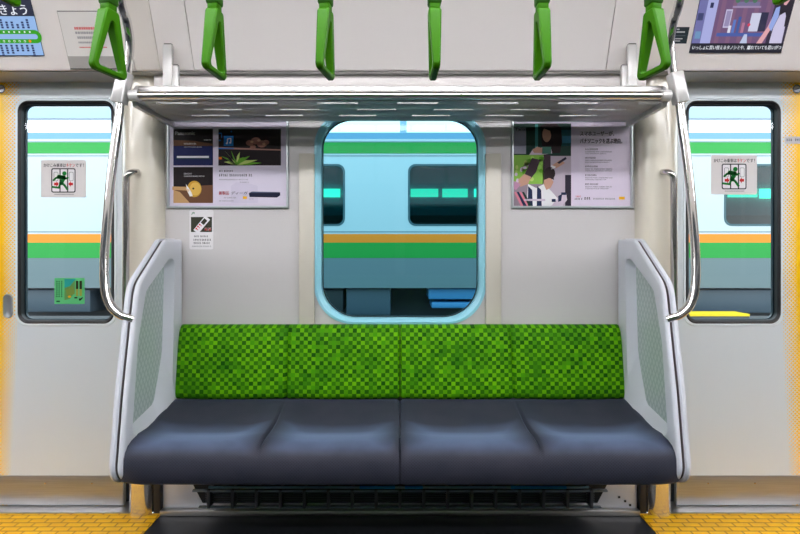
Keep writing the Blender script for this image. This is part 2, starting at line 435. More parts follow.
# doors
def door(n, sx, xin, window, what):
    xo = xin + 0.66; x0, x1 = sorted((sx * xin, sx * xo))
    if sx > 0:
        a, c = X(685.5, YD), X(780.5, YD)
    else: a, c = X(18, YD), X(114.5, YD)
    z0, z1 = Z(323.5, YD), Z(100.8, YD)
    if not window:
        w = c - a; off = 2 * 1.832 * sx; a, c = off - c, off - a
    hole = rrect(a, z0, c, z1, .045)
    b = MB(); b.plate([(x0, .008), (x1, .008), (x1, ZS + .03), (x0, ZS + .03)], [hole], XZ, YD, YD + .020, M_DOOR)
    d = b.build('door_%d' % n); struct(d, what)
    b = MB()   # pale pressed ring, then black rubber
    e = .011; rim = rrect(a - e, z0 - e, c + e, z1 + e, .05)
    b.loft([[(u, YD, v) for u, v in rim], [(u, YD - .004, v) for u, v in rrect(a - e + .003, z0 - e + .003, c + e - .003, z1 + e - .003, .048)], [(u, YD - .003, v) for u, v in hole]], mat('door_ring', (222, 232, 236), .3))
    b.build('window_ring', d)
    b = MB(); k = .014; i2 = rrect(a + k, z0 + k, c - k, z1 - k, .034)
    b.loft([[(u, YD - .003, v) for u, v in hole], [(u, YD - .007, v) for u, v in rrect(a + .005, z0 + .005, c - .005, z1 - .005, .042)], [(u, YD - .001, v) for u, v in i2], [(u, YD + .020, v) for u, v in i2]], M_BLACK)
    b.build('rubber_gasket', d)
    b = MB(); b.add([(u, YD + .010, v) for u, v in i2], [list(range(len(i2)))], M_GLASS_D); b.build('pane', d)
    b = MB(); q = .030; i3 = rrect(a + k + .004, z0 + .018, c - k - .004, z1 - k - .002, .03)
    b.plate(rrect(a - .02, z0 - .02, c + .02, z1 + .02, .05), [i3], XZ, YD + .021, YD + .032, mat('outer_frame', (40, 62, 74), .4)); b.build('outer_frame', d)
    b = MB(); b.box(x0 + .001, x1 - .001, YD - .002, YD + .001, .012, Z(475.5, YD), M_BRUSH, .0008)
    for fx in (.2, .5, .8): b.box(x0 + .66 * fx - .003, x0 + .66 * fx + .003, YD - .004, YD - .001, .1, .106, M_CHROME, .001)
    b.build('kick_plate', d)
    return d, (a, z0, c, z1)
dl, WL = door(1, -1, 1.172, True, 'left sliding door leaf with a tall window')
dr, WR = door(2, 1, 1.172, True, 'right sliding door leaf with a tall window')
door(3, -1, 1.834, False, 'outer leaf of the left sliding door')
door(4, 1, 1.834, False, 'outer leaf of the right sliding door')
# dark slot under the doors, kept inside the wall
for i, sx in enumerate((-1, 1)):
    # recessed finger grip and round lock mark near the meeting edges
    d = (dl, dr)[i]
    a = Art((sx * 1.705, YD - .0004, 0)); u, v = a.uv(.8 if sx < 0 else 797, 89)
    a.disc(u, v, .019, mat('lock_rim', (60, 62, 74), .3, .6), 1); a.disc(u, v, .014, mat('lock_face', (206, 210, 220), .25, .7), 2); a.line([(u - .011, v - .004), (u + .01, v + .004)], .006, mat('lock_slot', (40, 42, 60), .4), 3)
    a.done('lock', d)
q = P(8, 306, YD)
b = MB(); oo = rrect(q.x - .020, q.z - .052, q.x + .020, q.z + .052, .019); ii = rrect(q.x - .012, q.z - .043, q.x + .012, q.z + .043, .0118); jj = rrect(q.x - .009, q.z - .038, q.x + .009, q.z + .038, .0088)
b.loft([[(u, YD, v) for u, v in oo], [(u, YD - .004, v) for u, v in rrect(q.x - .018, q.z - .05, q.x + .018, q.z + .05, .0175)], [(u, YD - .003, v) for u, v in ii], [(u, YD - .0005, v) for u, v in jj]], mat('grip_metal', (176, 182, 188), .3, .7), cap1=True)
b.build('finger_grip', dl)

# soffit and sloped upper panels
SL = Vector((0, -0.20, 0.48)).normalized()                 # up the slope
def slope(x0, x1, m, name, label, proud=0.0, edge=.006, top=2.27):
    b = MB(); L = (top - ZS) / SL.z; n = Vector((0, -SL.z, SL.y)) * -1
    n = Vector((0, -SL.z, SL.y))                           # towards the car
    base = Vector((0, YS, ZS)) + n * proud
    up = base + SL * L
    prof = rounded([(0, -.0), (L, 0), (L, -.02), (0, -.02)], [0, 0, 0, 0], 3)
    pts = [base + SL * .006, base + SL * L, base + SL * L - n * .015, base - n * .015 + SL * 0.0, base - n * .006]
    pts = [base + SL * .010, up, up - n * .02, base - n * .02, base - n * .008, base - n * .0025 + SL * .003]
    b.loft([[(x, p.y, p.z) for p in pts] for x in (x0, x1)], m, cap0=True, cap1=True)
    return struct(b.build(name), label)
slope(-.8135, .8135, M_UPPER, 'wall_upper', 'cream sloped panel above the luggage rack')
for i, sx in enumerate((-1, 1)):
    s = ('left', 'right')[i]
    x0, x1 = sorted((sx * .817, sx * .948)); slope(x0, x1, M_UPPER, 'trim_%d' % (7 + i), 'narrow cream upper panel %s of the rack' % s)
    x0, x1 = sorted((sx * .951, sx * 1.047)); slope(x0, x1, mat('corner_cream', (238, 231, 224), .4), 'trim_%d' % (9 + i), 'cream corner panel by the %s door header' % s)
    x0, x1 = sorted((sx * 1.050, sx * 2.62)); slope(x0, x1, M_UPPER, 'wall_header_' + s, 'cream header panel above the %s door' % s, proud=.012)
b = MB(); b.box(-XE, XE, YS + .012, 2.4, ZS, ZS + .02, mat('soffit_grey', (190, 188, 186), .35, .3)); struct(b.build('trim_11'), 'grey soffit under the upper panels')
b = MB(); n = Vector((0, -SL.z, SL.y)); q0 = Vector((0, YS, ZS + .02)) - n * .03; q1 = q0 + SL * .5
b.loft([[(x, p.y, p.z) for p in (q0, q1, q1 - n * .02, q0 - n * .02)] for x in (-XE, XE)], M_GAP, cap0=True, cap1=True); struct(b.build('trim_12'), 'dark backing behind the upper panel joints')
b = MB(); b.box(-.999, .999, 2.075, 2.182, 1.675, ZS + .004, M_UPPER, .004); struct(b.build('trim_13'), 'cream strip between the upper panel and the bay wall')
# shell that the camera does not face
W2 = mat('shell_white', (226, 222, 216), .5)
b = MB(); b.box(-XE, XE, YFRONT - .05, 2.4, 2.26, 2.31, W2); struct(b.build('ceiling'), 'white train ceiling')
b = MB(); b.box(-XE, XE, YFRONT - .08, YFRONT, 0, 2.26, mat('far_wall', (142, 138, 134), .5))
for x in (-4.4, -3.3, -2.05, -1.0, .05, 1.1, 2.4, 3.4): b.box(x, x + .95, YFRONT, YFRONT + .006, .84, 1.76, mat('far_window', (30, 40, 46), .08), .002)
b.box(-2.2, 2.2, YFRONT, -.25, .15, .44, mat('far_bench', (40, 42, 54), .7), .03); b.box(-2.2, 2.2, YFRONT, YFRONT + .09, .44, .82, mat('far_backrest', (50, 120, 20), .7), .02)  # unseen opposite bench, merged into the wall mesh; darkens the chrome reflections
struct(b.build('wall_front'), 'opposite train wall with dark windows')
for i, sx in enumerate((-1, 1)):
    b = MB(); x0, x1 = sorted((sx * XE, sx * (XE + .05))); b.box(x0, x1, YFRONT, 2.4, 0, 2.3, mat('end_wall_grey', (128, 126, 124), .5)); struct(b.build('wall_' + ('left', 'right')[i]), 'end wall of the car')
    b = MB(); x0, x1 = sorted((sx * 2.497, sx * XE)); b.box(x0, x1, YD + .005, YD + .08, 0, ZS, M_WALL); struct(b.build('wall_beyond_' + ('left', 'right')[i]), 'wall beyond the door')
# lamps
for y in (.82, -.36):
    t = empty('ceiling_lamp', (0, y, 2.255), 'long fluorescent lamp on the ceiling ' + ('nearer the window side' if y > 0 else 'nearer the opposite side'), 'lamp', 'ceiling lamps')
    b = MB(); b.box(-4.7, 4.7, y - .10, y + .10, 2.244, 2.26, M_ALU, .003); b.build('housing', t)
    b = MB(); b.box(-4.65, 4.65, y - .075, y + .075, 2.220, 2.245, M_LAMP, .008); b.build('lamp_tube', t)

# ================================================================== SEAT
seat = empty('bench_seat', (0, 1.95, .33), 'long train bench with charcoal cushions and green checked backrests under the window', 'bench')
def cushion(x0, x1, nm):
    prof = [(2.105, .335), (2.105, .478), (2.085, .484), (2.05, .480), (1.99, .470), (1.92, .459), (1.86, .454), (1.80, .453), (1.755, .454), (1.72, .449), (1.69, .439), (1.672, .423), (1.664, .402), (1.662, .38), (1.665, .332), (1.675, .322), (1.8, .326), (2.0, .335)]
    nx = 320; rings = []
    mid = (x0 + x1) / 2; wd = x1 - x0
    for i in range(nx + 1):
        t = i / nx; x = x0 + wd * t
        e = min(x - x0, x1 - x); er = max(0, 1 - e / .022)
        outer = (x - x0) if x0 < -.5 else (x1 - x)             # distance to the partition
        fr = max(0, 1 - outer / .10) ** 2                       # rounded outer front corner
        crease = math.exp(-((x - mid) / .0055) ** 2)
        sc = [((x - c) / .2) for c in (x0 + wd * .25, x0 + wd * .75)]
        dip = sum(math.exp(-q ** 4) for q in sc)
        ring = []
        for (y, z) in prof:
            top = max(0, min(1, (z - .405) / .03))
            depth = math.exp(-((y - 1.89) / .13) ** 2)
            zz = z - top * (dip * .026 * depth + crease * .013 * math.exp(-((y - 1.835) / .155) ** 6))
            zz += top * .006 * math.exp(-((x - mid) / .05) ** 2) * depth
            yy = y + (fr * .022 * max(0, 1 - (y - 1.66) / .2))
            if er: yy += er ** 2 * (.006 if y < 1.75 else 0); zz -= er ** 2 * .007 * top
            ring.append((x, yy, zz))
        rings.append(ring)
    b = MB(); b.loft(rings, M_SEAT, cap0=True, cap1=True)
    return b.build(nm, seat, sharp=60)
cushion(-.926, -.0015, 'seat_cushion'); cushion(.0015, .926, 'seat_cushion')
def backrest(x0, x1):
    prof = [(2.172, .47), (2.172, .772), (2.160, .777), (2.142, .776), (2.126, .768), (2.116, .750), (2.108, .70), (2.100, .62), (2.092, .55), (2.090, .505), (2.096, .486), (2.11, .478)]
    nx = 300; rings = []; wd = x1 - x0; mid = (x0 + x1) / 2
    for i in range(nx + 1):
        x = x0 + wd * i / nx; e = min(x - x0, x1 - x); er = max(0, 1 - e / .018)
        cr = math.exp(-((x - mid) / .006) ** 2); ring = []
        puff = sum(math.exp(-((x - c) / .17) ** 4) for c in (x0 + wd * .25, x0 + wd * .75))
        for y, z in prof:
            fr = 1 if y < 2.13 else 0
            yy = y + fr * (er ** 2 * .010 + cr * .012 - puff * .010)
            sq = 1 - .022 * max(0, (z - .48) / .3) if abs(x) > .05 else 1
            ring.append((x * sq, yy, z))
        rings.append(ring)
    b = MB(); b.loft(rings, M_CHECK, cap0=True, cap1=True); return b.build('backrest', seat, sharp=60)
backrest(-.934, -.001); backrest(.001, .934)
b = MB(); b.box(-.88, .88, 1.93, 2.06, .302, .336, M_DARK, .004)
for x in (-.6, 0, .6): b.box(x - .03, x + .03, 1.95, 2.05, .285, .303, M_DARK, .003)
b.build('seat_frame', seat)

# partitions at both ends of the bench
for i, sx in enumerate((-1, 1)):
    pt = empty('seat_partition', (sx * .93, 1.9, .33), 'grey moulded end partition at the %s end of the bench' % ('left', 'right')[i], 'partition', 'end partitions of the bench')
    out = [(2.165, 1.135), (2.005, 1.130), (1.778, .968), (1.700, .600), (1.655, .312), (2.165, .312)]
    rad = [.01, .05, .10, .3, .07, .01]
    O = rounded(out, rad, 10)
    def off(poly, d):
        c = []; N = len(poly)
        for k in range(N):
            a = Vector(poly[k - 1]); p = Vector(poly[k]); e = Vector(poly[(k + 1) % N]); t = (e - a)
            if t.length < 1e-9: t = Vector((1, 0))
            t.normalize(); c.append((p.x - t.y * d, p.y + t.x * d))
        return c
    sgn = 1 if off(O, .01)[40][0] > O[40][0] else -1
    ho = [(2.085, 1.055), (2.028, 1.055), (1.835, .945), (1.775, .770), (1.733, .465), (1.80, .435), (1.985, .430), (2.062, .56)]
    hr = [.045, .045, .05, .2, .03, .04, .08, .2]
    HO = rounded(ho, hr, 8)
    hi = [(2.066, 1.028), (2.030, 1.030), (1.850, .930), (1.790, .765), (1.752, .490), (1.80, .476), (1.970, .500), (2.045, .68)]
    HI = rounded(hi, [.03, .03, .04, .2, .02, .03, .04, .2], 8)
    xi = .905; xo = .952
    f = lambda u, v, d: (sx * (d + .013 * (u - 1.68) / .45), u, v)
    b = MB()
    inn = off(O, sgn * .012)
    # inner face with the opening
    bm = bmesh.new()
    for lp in (inn, HO):
        vs = [bm.verts.new(f(u, v, xi)) for u, v in lp]
        for k in range(len(vs)): bm.edges.new((vs[k], vs[(k + 1) % len(vs)]))
    bmesh.ops.triangle_fill(bm, use_beauty=True, use_dissolve=False, edges=list(bm.edges)); b.frombm(bm, M_WHITEPLAST)
    # rounded inner lip, groove, outer lip
    lips = lambda prof, m: b.loft([[f(u, v, x) for u, v in off(O, sgn * d)] for x, d in prof], m)
    lips([(xi, .012), (xi + .002, .005), (xi + .007, .001), (xi + .012, .0), (xi + .016, .002), (xi + .018, .006)], M_WHITEPLAST)
    lips([(xi + .018, .006), (xi + .0185, .022), (xi + .0245, .022), (xi + .025, .005)], mat('groove_grey', (112, 104, 104), .6))
    lips([(xi + .025, .005), (xi + .029, -.002), (xi + .036, -.004), (xi + .043, -.001), (xi + .047, .008)], M_WHITEPLAST)
    b.loft([[f(u, v, xi) for u, v in HO], [f(u, v, xi + .036) for u, v in HI]], M_WHITEPLAST)
    lastr = off(O, sgn * .008); b.add([f(u, v, xo) for u, v in lastr], [list(range(len(lastr)))], M_WHITEPLAST)
    b.build('frame', pt)
    b = MB(); b.add([f(u, v, xi + .0355) for u, v in HI], [list(range(len(HI)))], M_ETCH); b.build('patterned_panel', pt)

# heater under the seat
ht = empty('heater', (0, 2.05, .06), 'black slatted heater box under the bench', 'heater')
b = MB(); zt, zb = Z(487, 2.05), Z(506, 2.05)
def hz(x): return x
b.loft([[(-.86, y, .275), (.86, y, .275), (.84, y, zt), (.80, y, zb), (-.80, y, zb), (-.84, y, zt)] for y in (2.075, 2.118)], mat('heater_black', (22, 23, 27), .5), cap0=True, cap1=True)
b.build('housing', ht)
b = MB(); b.box(-.825, .825, 2.030, 2.045, zt - .012, zt - .004, mat('heater_rail', (130, 142, 154), .35, .5), .002); b.box(-.80, .80, 2.030, 2.045, zb, zb + .006, mat('heater_rail', (130, 142, 154), .35, .5), .002)
b.build('rail', ht)
b = MB()
for k in range(6):
    z = zb + .012 + k * .0095; b.box(-.78, .78, 2.050, 2.058, z, z + .004, mat('heater_louver', (84, 88, 98), .4), .001)
b.build('louver', ht)
for k in range(17):
    x = -.76 + k * .095; b = MB(); b.box(x - .006, x + .006, 2.028, 2.076, zb, zt - .004, mat('heater_rib', (96, 94, 102), .45), .001); b.build('rib', ht)
b = MB(); b.tube([(-.76, 2.035, zt + .006), (-.3, 2.035, zt + .006), (.3, 2.035, zt + .006), (.75, 2.035, zt + .006)], .005, mat('pipe_bluish', (150, 184, 206), .3, .2), 10); b.build('pipe', ht)
for x0, x1 in ((-.16, -.02), (.02, .09), (.44, .66)):
    b = MB(); b.tube([(x0, 2.033, zt + .0065), (x1, 2.033, zt + .0065)], .0062, mat('sleeve_blue', (40, 170, 240), .4), 10); b.build('blue_sleeve', ht)

# ================================================================== RACK, RAILS, STRAPS
rk = empty('luggage_rack', (0, 1.95, 1.64), 'long metal luggage rack above the bench', 'rack')
b = MB(); b.tube([(-.962, 1.83, 1.642), (.962, 1.83, 1.642)], .0148, M_CHROME, 24); b.build('front_pipe', rk)
b = MB(); b.box(-.955, .955, 1.862, 1.872, 1.662, 1.688, M_SATIN, .004); b.build('guard_rail', rk)
b = MB(); zk = 1.628; ys = [1.865 + .0 , 2.165]
bars = [(1.85, 1.869), (1.886, 1.957), (1.973, 2.044), (2.060, 2.135)]
for k, (y0, y1) in enumerate(bars):
    b.box(-.955, .955, y0, y1, zk, zk + .006, mat('shelf_metal', (206, 206, 206), .34, .45), .0012)
    if k < 3:
        x = -.955; x2 = x + (.06, .20, .12)[k]
        while x < .955:
            b.box(x, min(x2, .955), y1 - .001, bars[k + 1][0] + .001, zk, zk + .006, mat('shelf_metal', (206, 206, 206), .34, .45), .0012)
            x = x2 + .15; x2 = x + .145
b.build('shelf', rk)
for sx in (-1, 1):
    b = MB(); pf = [(1.857, 1.628), (1.857, 1.665), (1.88, 1.692), (1.90, 1.692), (2.165, 1.655), (2.165, 1.612), (1.865, 1.612)]
    b.loft([[(x, u, v) for u, v in pf] for x in (sx * .955, sx * .972)], M_ALU, cap0=True, cap1=True); b.build('end_bracket', rk)
    b = MB()
    x0, x1 = sorted((sx * .912, sx * .876)); b.box(x0, x1, 1.965, 1.985, 1.63, Z(45, 1.975), M_ALU, .003); b.box(x0 + .004, x1 - .004, 1.968, 1.982, Z(45, 1.975) - .001, Z(44, 1.975), M_BLACK)
    b.build('upright', rk)
    b = MB(); x0, x1 = sorted((sx * .876, sx * .852)); b.box(x0, x1, 1.965, 1.985, 1.63, Z(66, 1.975), M_ALU, .003); b.box(x0 + .003, x1 - .003, 1.968, 1.982, Z(66, 1.975) - .001, Z(65, 1.975), M_BLACK)
    b.build('upright', rk)
    b = MB(); b.tube([(sx * .932, 1.83, 1.642), (sx * .964, 1.83, 1.642)], .0195, M_ALU, 20); b.build('end_sleeve', rk)

for i, sx in enumerate((-1, 1)):
    s = ('left', 'right')[i]
    t = empty('handrail', (sx * .99, 1.8, .9), 'curved chrome handrail from the ceiling to the %s partition' % s, 'handrail', 'curved handrails at the bench ends')
    mx = lambda px: px if sx < 0 else 800 - px
    # upper run: ceiling to joint
    b = MB(); up = [Vector((sx * .93, 1.60, 2.262)), Vector((sx * .945, 1.655, 2.14)), P(mx(120.5), 0, 1.745), P(mx(126.5), 20, 1.785), P(mx(129.8), 40, 1.812), P(mx(129), 58, 1.822), P(mx(126.5), 78, 1.828)]
    b.tube(up, .0150, M_CHROME, 20, smooth=6); b.build('upper_pole', t)
    b = MB(); lo = [P(mx(120.5), 98, 1.828), P(mx(118.5), 118, 1.824), P(mx(111.6), 172, 1.81), P(mx(105.8), 235, 1.79), P(mx(104.2), 272, 1.775), P(mx(105.8), 292, 1.768), P(mx(111), 306, 1.764), P(mx(120), 314.5, 1.762), P(mx(128), 317.5, 1.762), P(mx(134), 319.5, 1.765)]
    b.tube(lo, .0150, M_CHROME, 20, smooth=6); b.build('lower_pole', t)
    b = MB(); a = P(mx(125.5), 73, 1.828); c = P(mx(119), 103, 1.828); d = (c - a).normalized()
    ub = Vector((1, 0, 0)); wv = d.cross(Vector((0, 1, 0))).normalized()
    ring = lambda p, k: [p + wv * (.0225 * k * q[0]) + Vector((0, 1, 0)) * (.022 * k * q[1]) for q in rrect(-1, -1, 1, 1, .3, 4)]
    b.loft([ring(a, .9), ring(a + d * .003, 1), ring(c - d * .003, 1), ring(c, .9)], M_ALU, cap0=True, cap1=True); b.build('joint_block', t)
    # short grab bar on the pillar
    t = empty('grab_bar', (sx * 1.12, 2.08, 1.1), 'slim vertical chrome grab bar on the %s pillar' % s, 'grab bar', 'grab bars on the pillars')
    b = MB(); yb = 2.045
    pts = [P(mx(138), 172, 2.094), P(mx(135), 172, 2.07), P(mx(131.5), 172.5, yb + .008), P(mx(128.3), 174.5, yb), P(mx(126.6), 179, yb), P(mx(126.2), 200, yb), P(mx(126), 260, yb), P(mx(125.6), 335, yb), P(mx(125.6), 372, yb), P(mx(126.6), 378, yb), P(mx(130), 381, yb + .01), P(mx(134), 381, 2.07), P(mx(138), 381, 2.094)]
    b.tube(pts, .0125, mat('bar_steel', (196, 192, 188), .18, 1.0), 16, smooth=5); b.build('bar', t)
    for py in (172, 381):
        c = P(mx(138), py, 2.09); b = MB(); b.tube([c, c + Vector((0, .012, 0))], .015, M_CHROME, 16); b.build('mount', t)

# hanging straps
b = MB(); b.tube([(-2.6, 1.1, 1.93), (2.6, 1.1, 1.93)], .0125, M_SATIN, 16)
for x in (-2.4, -1.2, 0.18, 1.2, 2.4): b.tube([(x, 1.1, 1.93), (x, 1.1, 2.262)], .010, M_SATIN, 12)
tag(b.build('strap_rail'), 'steel overhead rail that carries the green hanging straps', 'rail')
def handle_mesh():
    b = MB()
    O = rounded([(-.017, .139), (.017, .139), (.050, .0), (-.050, .0)], [.010, .010, .012, .012], 6)
    I = rounded([(-.0035, .112), (.0035, .112), (.0325, .0125), (-.0325, .0125)], [.0035, .0035, .006, .006], 6)
    w = lambda v: .0075 + .0062 * max(0, min(1, v / .139))
    bev = .003
    def ctr(lp, q, c):                                      # shrink towards the bar's middle
        return lp
    def shr(lp, d):
        N = len(lp); r = []
        for k in range(N):
            a = Vector(lp[k - 1]); e = Vector(lp[(k + 1) % N]); p = Vector(lp[k]); t = (e - a).normalized(); r.append((p.x - t.y * d, p.y + t.x * d))
        return r
    sg = 1 if abs(shr(O, .003)[0][1]) < abs(O[0][1]) else -1
    O2 = shr(O, sg * bev); sgi = 1 if shr(I, .003)[0][1] > I[0][1] else -1
    I2 = shr(I, sgi * bev)
    rings = [[(-w(v) + 0, u, v) for u, v in O2], [(-w(v) + bev, u, v) for u, v in O], [(w(v) - bev, u, v) for u, v in O], [(w(v), u, v) for u, v in O2],
             [(w(v), u, v) for u, v in I2], [(w(v) - bev, u, v) for u, v in I], [(-w(v) + bev, u, v) for u, v in I], [(-w(v), u, v) for u, v in I2], [(-w(v), u, v) for u, v in O2]]
    b.loft(rings, M_STRAP)
    # neck on top
    b.box(-.0115, .0115, -.0125, .0125, .136, .153, M_STRAP, .003)
    return b
HM = handle_mesh()
SY = 1.1
spots = [(108.5, 0, -14, 'first green hanging strap from the left above the bench, beside the left handrail'), (214.5, 0, -5, 'second green hanging strap from the left above the bench'),
         (325.5, 0, -9, 'third green hanging strap from the left, left of the window middle'), (434.5, 0, 2, 'fourth green hanging strap from the left, seen edge on above the window'),
         (542, 0, 0, 'second green hanging strap from the right above the bench'), (653.5, 0, 11, 'rightmost green hanging strap above the bench, beside the right handrail'),
         (0, .164, -8, 'green hanging strap in front of the route map screen, only its tip in view'), (793, .168, 8, 'green hanging strap in front of the video screen, only its tip in view')]
for k, (px, dz, rot, lab) in enumerate(spots):
    x = X(px, SY); z0 = 1.466 + dz
    t = empty('hanging_strap', (x, SY, z0), lab, 'hanging strap', 'green hanging straps')
    t.rotation_euler = (0, 0, math.radians(rot))
    def put(mb, nm):
        o = mb.build(nm); o.parent = t; return o
    hb = MB(); hb.v = list(HM.v); hb.f = HM.f; hb.m = HM.m; hb.mats = HM.mats; put(hb, 'handle')
    L = 1.93 - z0
    b = MB(); b.box(-.0145, .0145, -.015, .015, .149, min(.200, L - .03), M_STRAPD, .005); put(b, 'ferrule')
    b = MB(); b.box(-.0095, .0095, -.004, .004, min(.195, L - .035), L - .012, M_STRAPD, .0015)
    b.tube([(-.013, 0, L), (.013, 0, L)], .0165, M_STRAPD, 16); put(b, 'belt')

# ================================================================== POSTERS AND STICKERS
def poster(name, x0, x1, y0, y1, label):
    t = empty(name, (X((x0 + x1) / 2, YW), YW, Z(y1, YW)), label, 'poster', 'framed posters on the bay wall')
    yf = YW - .012
    O = [(X(x0, YW), Z(y1, YW)), (X(x1, YW), Z(y1, YW)), (X(x1, YW), Z(y0, YW)), (X(x0, YW), Z(y0, YW))]
    e = .011; I = [(O[0][0] + e, O[0][1] + e), (O[1][0] - e, O[1][1] + e), (O[2][0] - e, O[2][1] - e), (O[3][0] + e, O[3][1] - e)]
    md = lambda k: [(o[0] + (i[0] - o[0]) * k, o[1] + (i[1] - o[1]) * k) for o, i in zip(O, I)]
    b = MB(); b.loft([[(u, YW + .0005, v) for u, v in O], [(u, YW - .009, v) for u, v in O], [(u, yf, v) for u, v in md(.25)], [(u, yf, v) for u, v in md(.75)], [(u, YW - .004, v) for u, v in I]], mat('poster_frame', (196, 204, 206), .28, .75))
    b.build('frame', t)
    a = Art((O[0][0], YW - .003, 0)); return t, a, I
t, a, I = poster('framed_poster', 167.5, 289, 119.5, 208.5, 'framed poster left of the window with three dark product photos and a green plant')
uv = a.uv
base = ink('poster_lilac', (214, 206, 222)); a.poly([(u - a.o.x, v) for u, v in I], base, 1)
DK = ink('dark_brown', (26, 18, 20)); NAVY = ink('navy', (20, 28, 80)); BRN = ink('brown', (104, 70, 48)); TAN = ink('tan', (190, 150, 104)); OCH = ink('ochre', (196, 148, 52)); GN = ink('leaf_green', (98, 160, 40)); BLU = ink('sky_blue', (26, 116, 196)); LG = ink('leaf_light', (184, 206, 110)); OR = ink('orange', (232, 120, 20)); YEL = ink('yellow', (236, 176, 20)); PINK = ink('pink_brown', (150, 104, 92))
a.prect(173.5, 129, 213, 165.5, DK, 2)
a.ppoly([(173.5, 140), (195, 141), (213, 144), (213, 147), (173.5, 146)], BRN, 3)
a.prect(173.5, 146, 213, 165.5, NAVY, 4)
a.prect(177, 156, 209, 158, WHITE, 5); a.prect(176, 158, 211, 159.2, ink('teal_dark', (20, 60, 70)), 5)
a.ptext('Panasonic', 175.5, 131.5, 195, 135, WHITE, 5); a.scrib(184, 143, 197, 144.6, WHITE, 5, 3); a.scrib(184, 146.6, 202, 147.6, WHITE, 5, 4); a.scrib(204, 139.4, 212, 140.6, WHITE, 5, 5)
a.prect(173.5, 167, 213, 203, DK, 2)
a.ppoly([(173.5, 187), (213, 185), (213, 203), (173.5, 203)], BRN, 3); a.ppoly([(173.5, 190), (180, 192), (190, 203), (173.5, 203)], TAN, 4)
a.ppoly([(172.5, 186.5), (188, 187), (188, 190.5), (172.5, 190)], TAN, 5)
a.pdisc(194.5, 189, 7.2, OCH, 5, 8.2); a.pdisc(195.5, 189, 5.6, ink('ochre_light', (218, 176, 84)), 6, 6.6); a.pdisc(193.5, 188.6, 1.0, DK, 7)
a.ppoly([(186, 184), (189, 188), (191.5, 192), (193, 196), (190, 196.5), (187.5, 191)], WHITE, 7); a.ppoly([(186, 188), (190, 190), (188, 193)], ink('bone', (220, 196, 170)), 8)
a.scrib(184, 173, 192, 174.5, WHITE, 4, 6); a.scrib(184, 175.6, 205, 176.8, WHITE, 4, 7)
a.prect(218.5, 129, 281, 165.5, DK, 2)
a.ppoly([(218.5, 147), (281, 149.5), (281, 150.6), (218.5, 149)], ink('shelf', (176, 130, 120)), 3)
a.ppoly([(218.5, 150), (281, 151), (281, 165.5), (218.5, 165.5)], ink('umber', (30, 20, 24)), 3)
for px, py, r in ((250, 143, 4), (256, 141, 5), (262, 144, 5), (266, 142.5, 3.4), (253, 147, 3)): a.pdisc(px, py, r, PINK, 4 + int(px) % 3, r * .7)
for px, py in ((252, 142), (259, 140.5), (264, 144)): a.pdisc(px, py, 1.6, ink('peach', (206, 160, 130)), 7, 1.2)
for k, (x1_, y1_) in enumerate(((221, 156), (225, 151), (231, 150), (240, 152), (250, 156), (258, 160), (262, 163), (224, 162), (244, 157))):
    a.ppoly([(236, 165.4), ((236 + x1_) / 2 - 1, (165 + y1_) / 2 - 2.2), (x1_, y1_), ((236 + x1_) / 2 + 1.2, (165 + y1_) / 2 + .8), (239, 165.4)], (GN, LG)[k % 2], 5 + k % 3)
a.prect(224, 136, 233.5, 146, BLU, 5)
a.line([uv(227.6, 143.4), uv(227.6, 139), uv(231, 138.4), uv(231, 142.6)], .004, WHITE, 6); a.pdisc(226.9, 143.4, .9, WHITE, 6); a.pdisc(230.3, 142.8, .9, WHITE, 6)
a.prect(218.5, 133, 222, 133.8, BLU, 5); a.prect(221.4, 133, 222, 138, BLU, 5); a.prect(218.5, 148, 234, 149, BLU, 6); a.prect(218.6, 140, 221, 141, BLU, 5)
a.prect(218.7, 157, 222, 159.4, OR, 6); a.pdisc(231.5, 131.6, .7, BLU, 5)
a.scrib(219, 170, 233, 172, BLACK, 3, 8); a.scrib(219, 174, 252, 176.4, BLACK, 3, 9); a.scrib(219, 179, 249, 180.2, GREY, 3, 10); a.scrib(240, 181.6, 249, 182.8, GREY, 3, 11)
a.ppoly([(231, 186), (236, 182.5), (246, 182.5), (258, 186), (258, 203), (231, 203)], ink('lilac_shade', (206, 198, 216)), 2)
a.ptext('新製品', 219, 191.2, 229, 194.8, RED, 4); a.ptext('ディーガ', 231, 191.5, 247, 194.6, BLACK, 4, .25)
a.ppoly([(249, 193), (252, 191.6), (280, 192.2), (280.4, 195.4), (277, 197.6), (249.6, 197)], ink('navy_black', (26, 30, 52)), 4); a.ppoly([(252, 191.6), (280, 192.2), (280, 193), (250, 193)], ink('slate', (70, 78, 104)), 5)
a.prect(243, 196.4, 247, 199, YEL, 4); a.scrib(224, 197, 237, 198.4, GREY, 4, 12); a.scrib(219, 200.4, 234, 201.4, GREY, 4, 13); a.scrib(249, 198.6, 254, 199.4, GREY, 4, 14)
a.done('print', t)

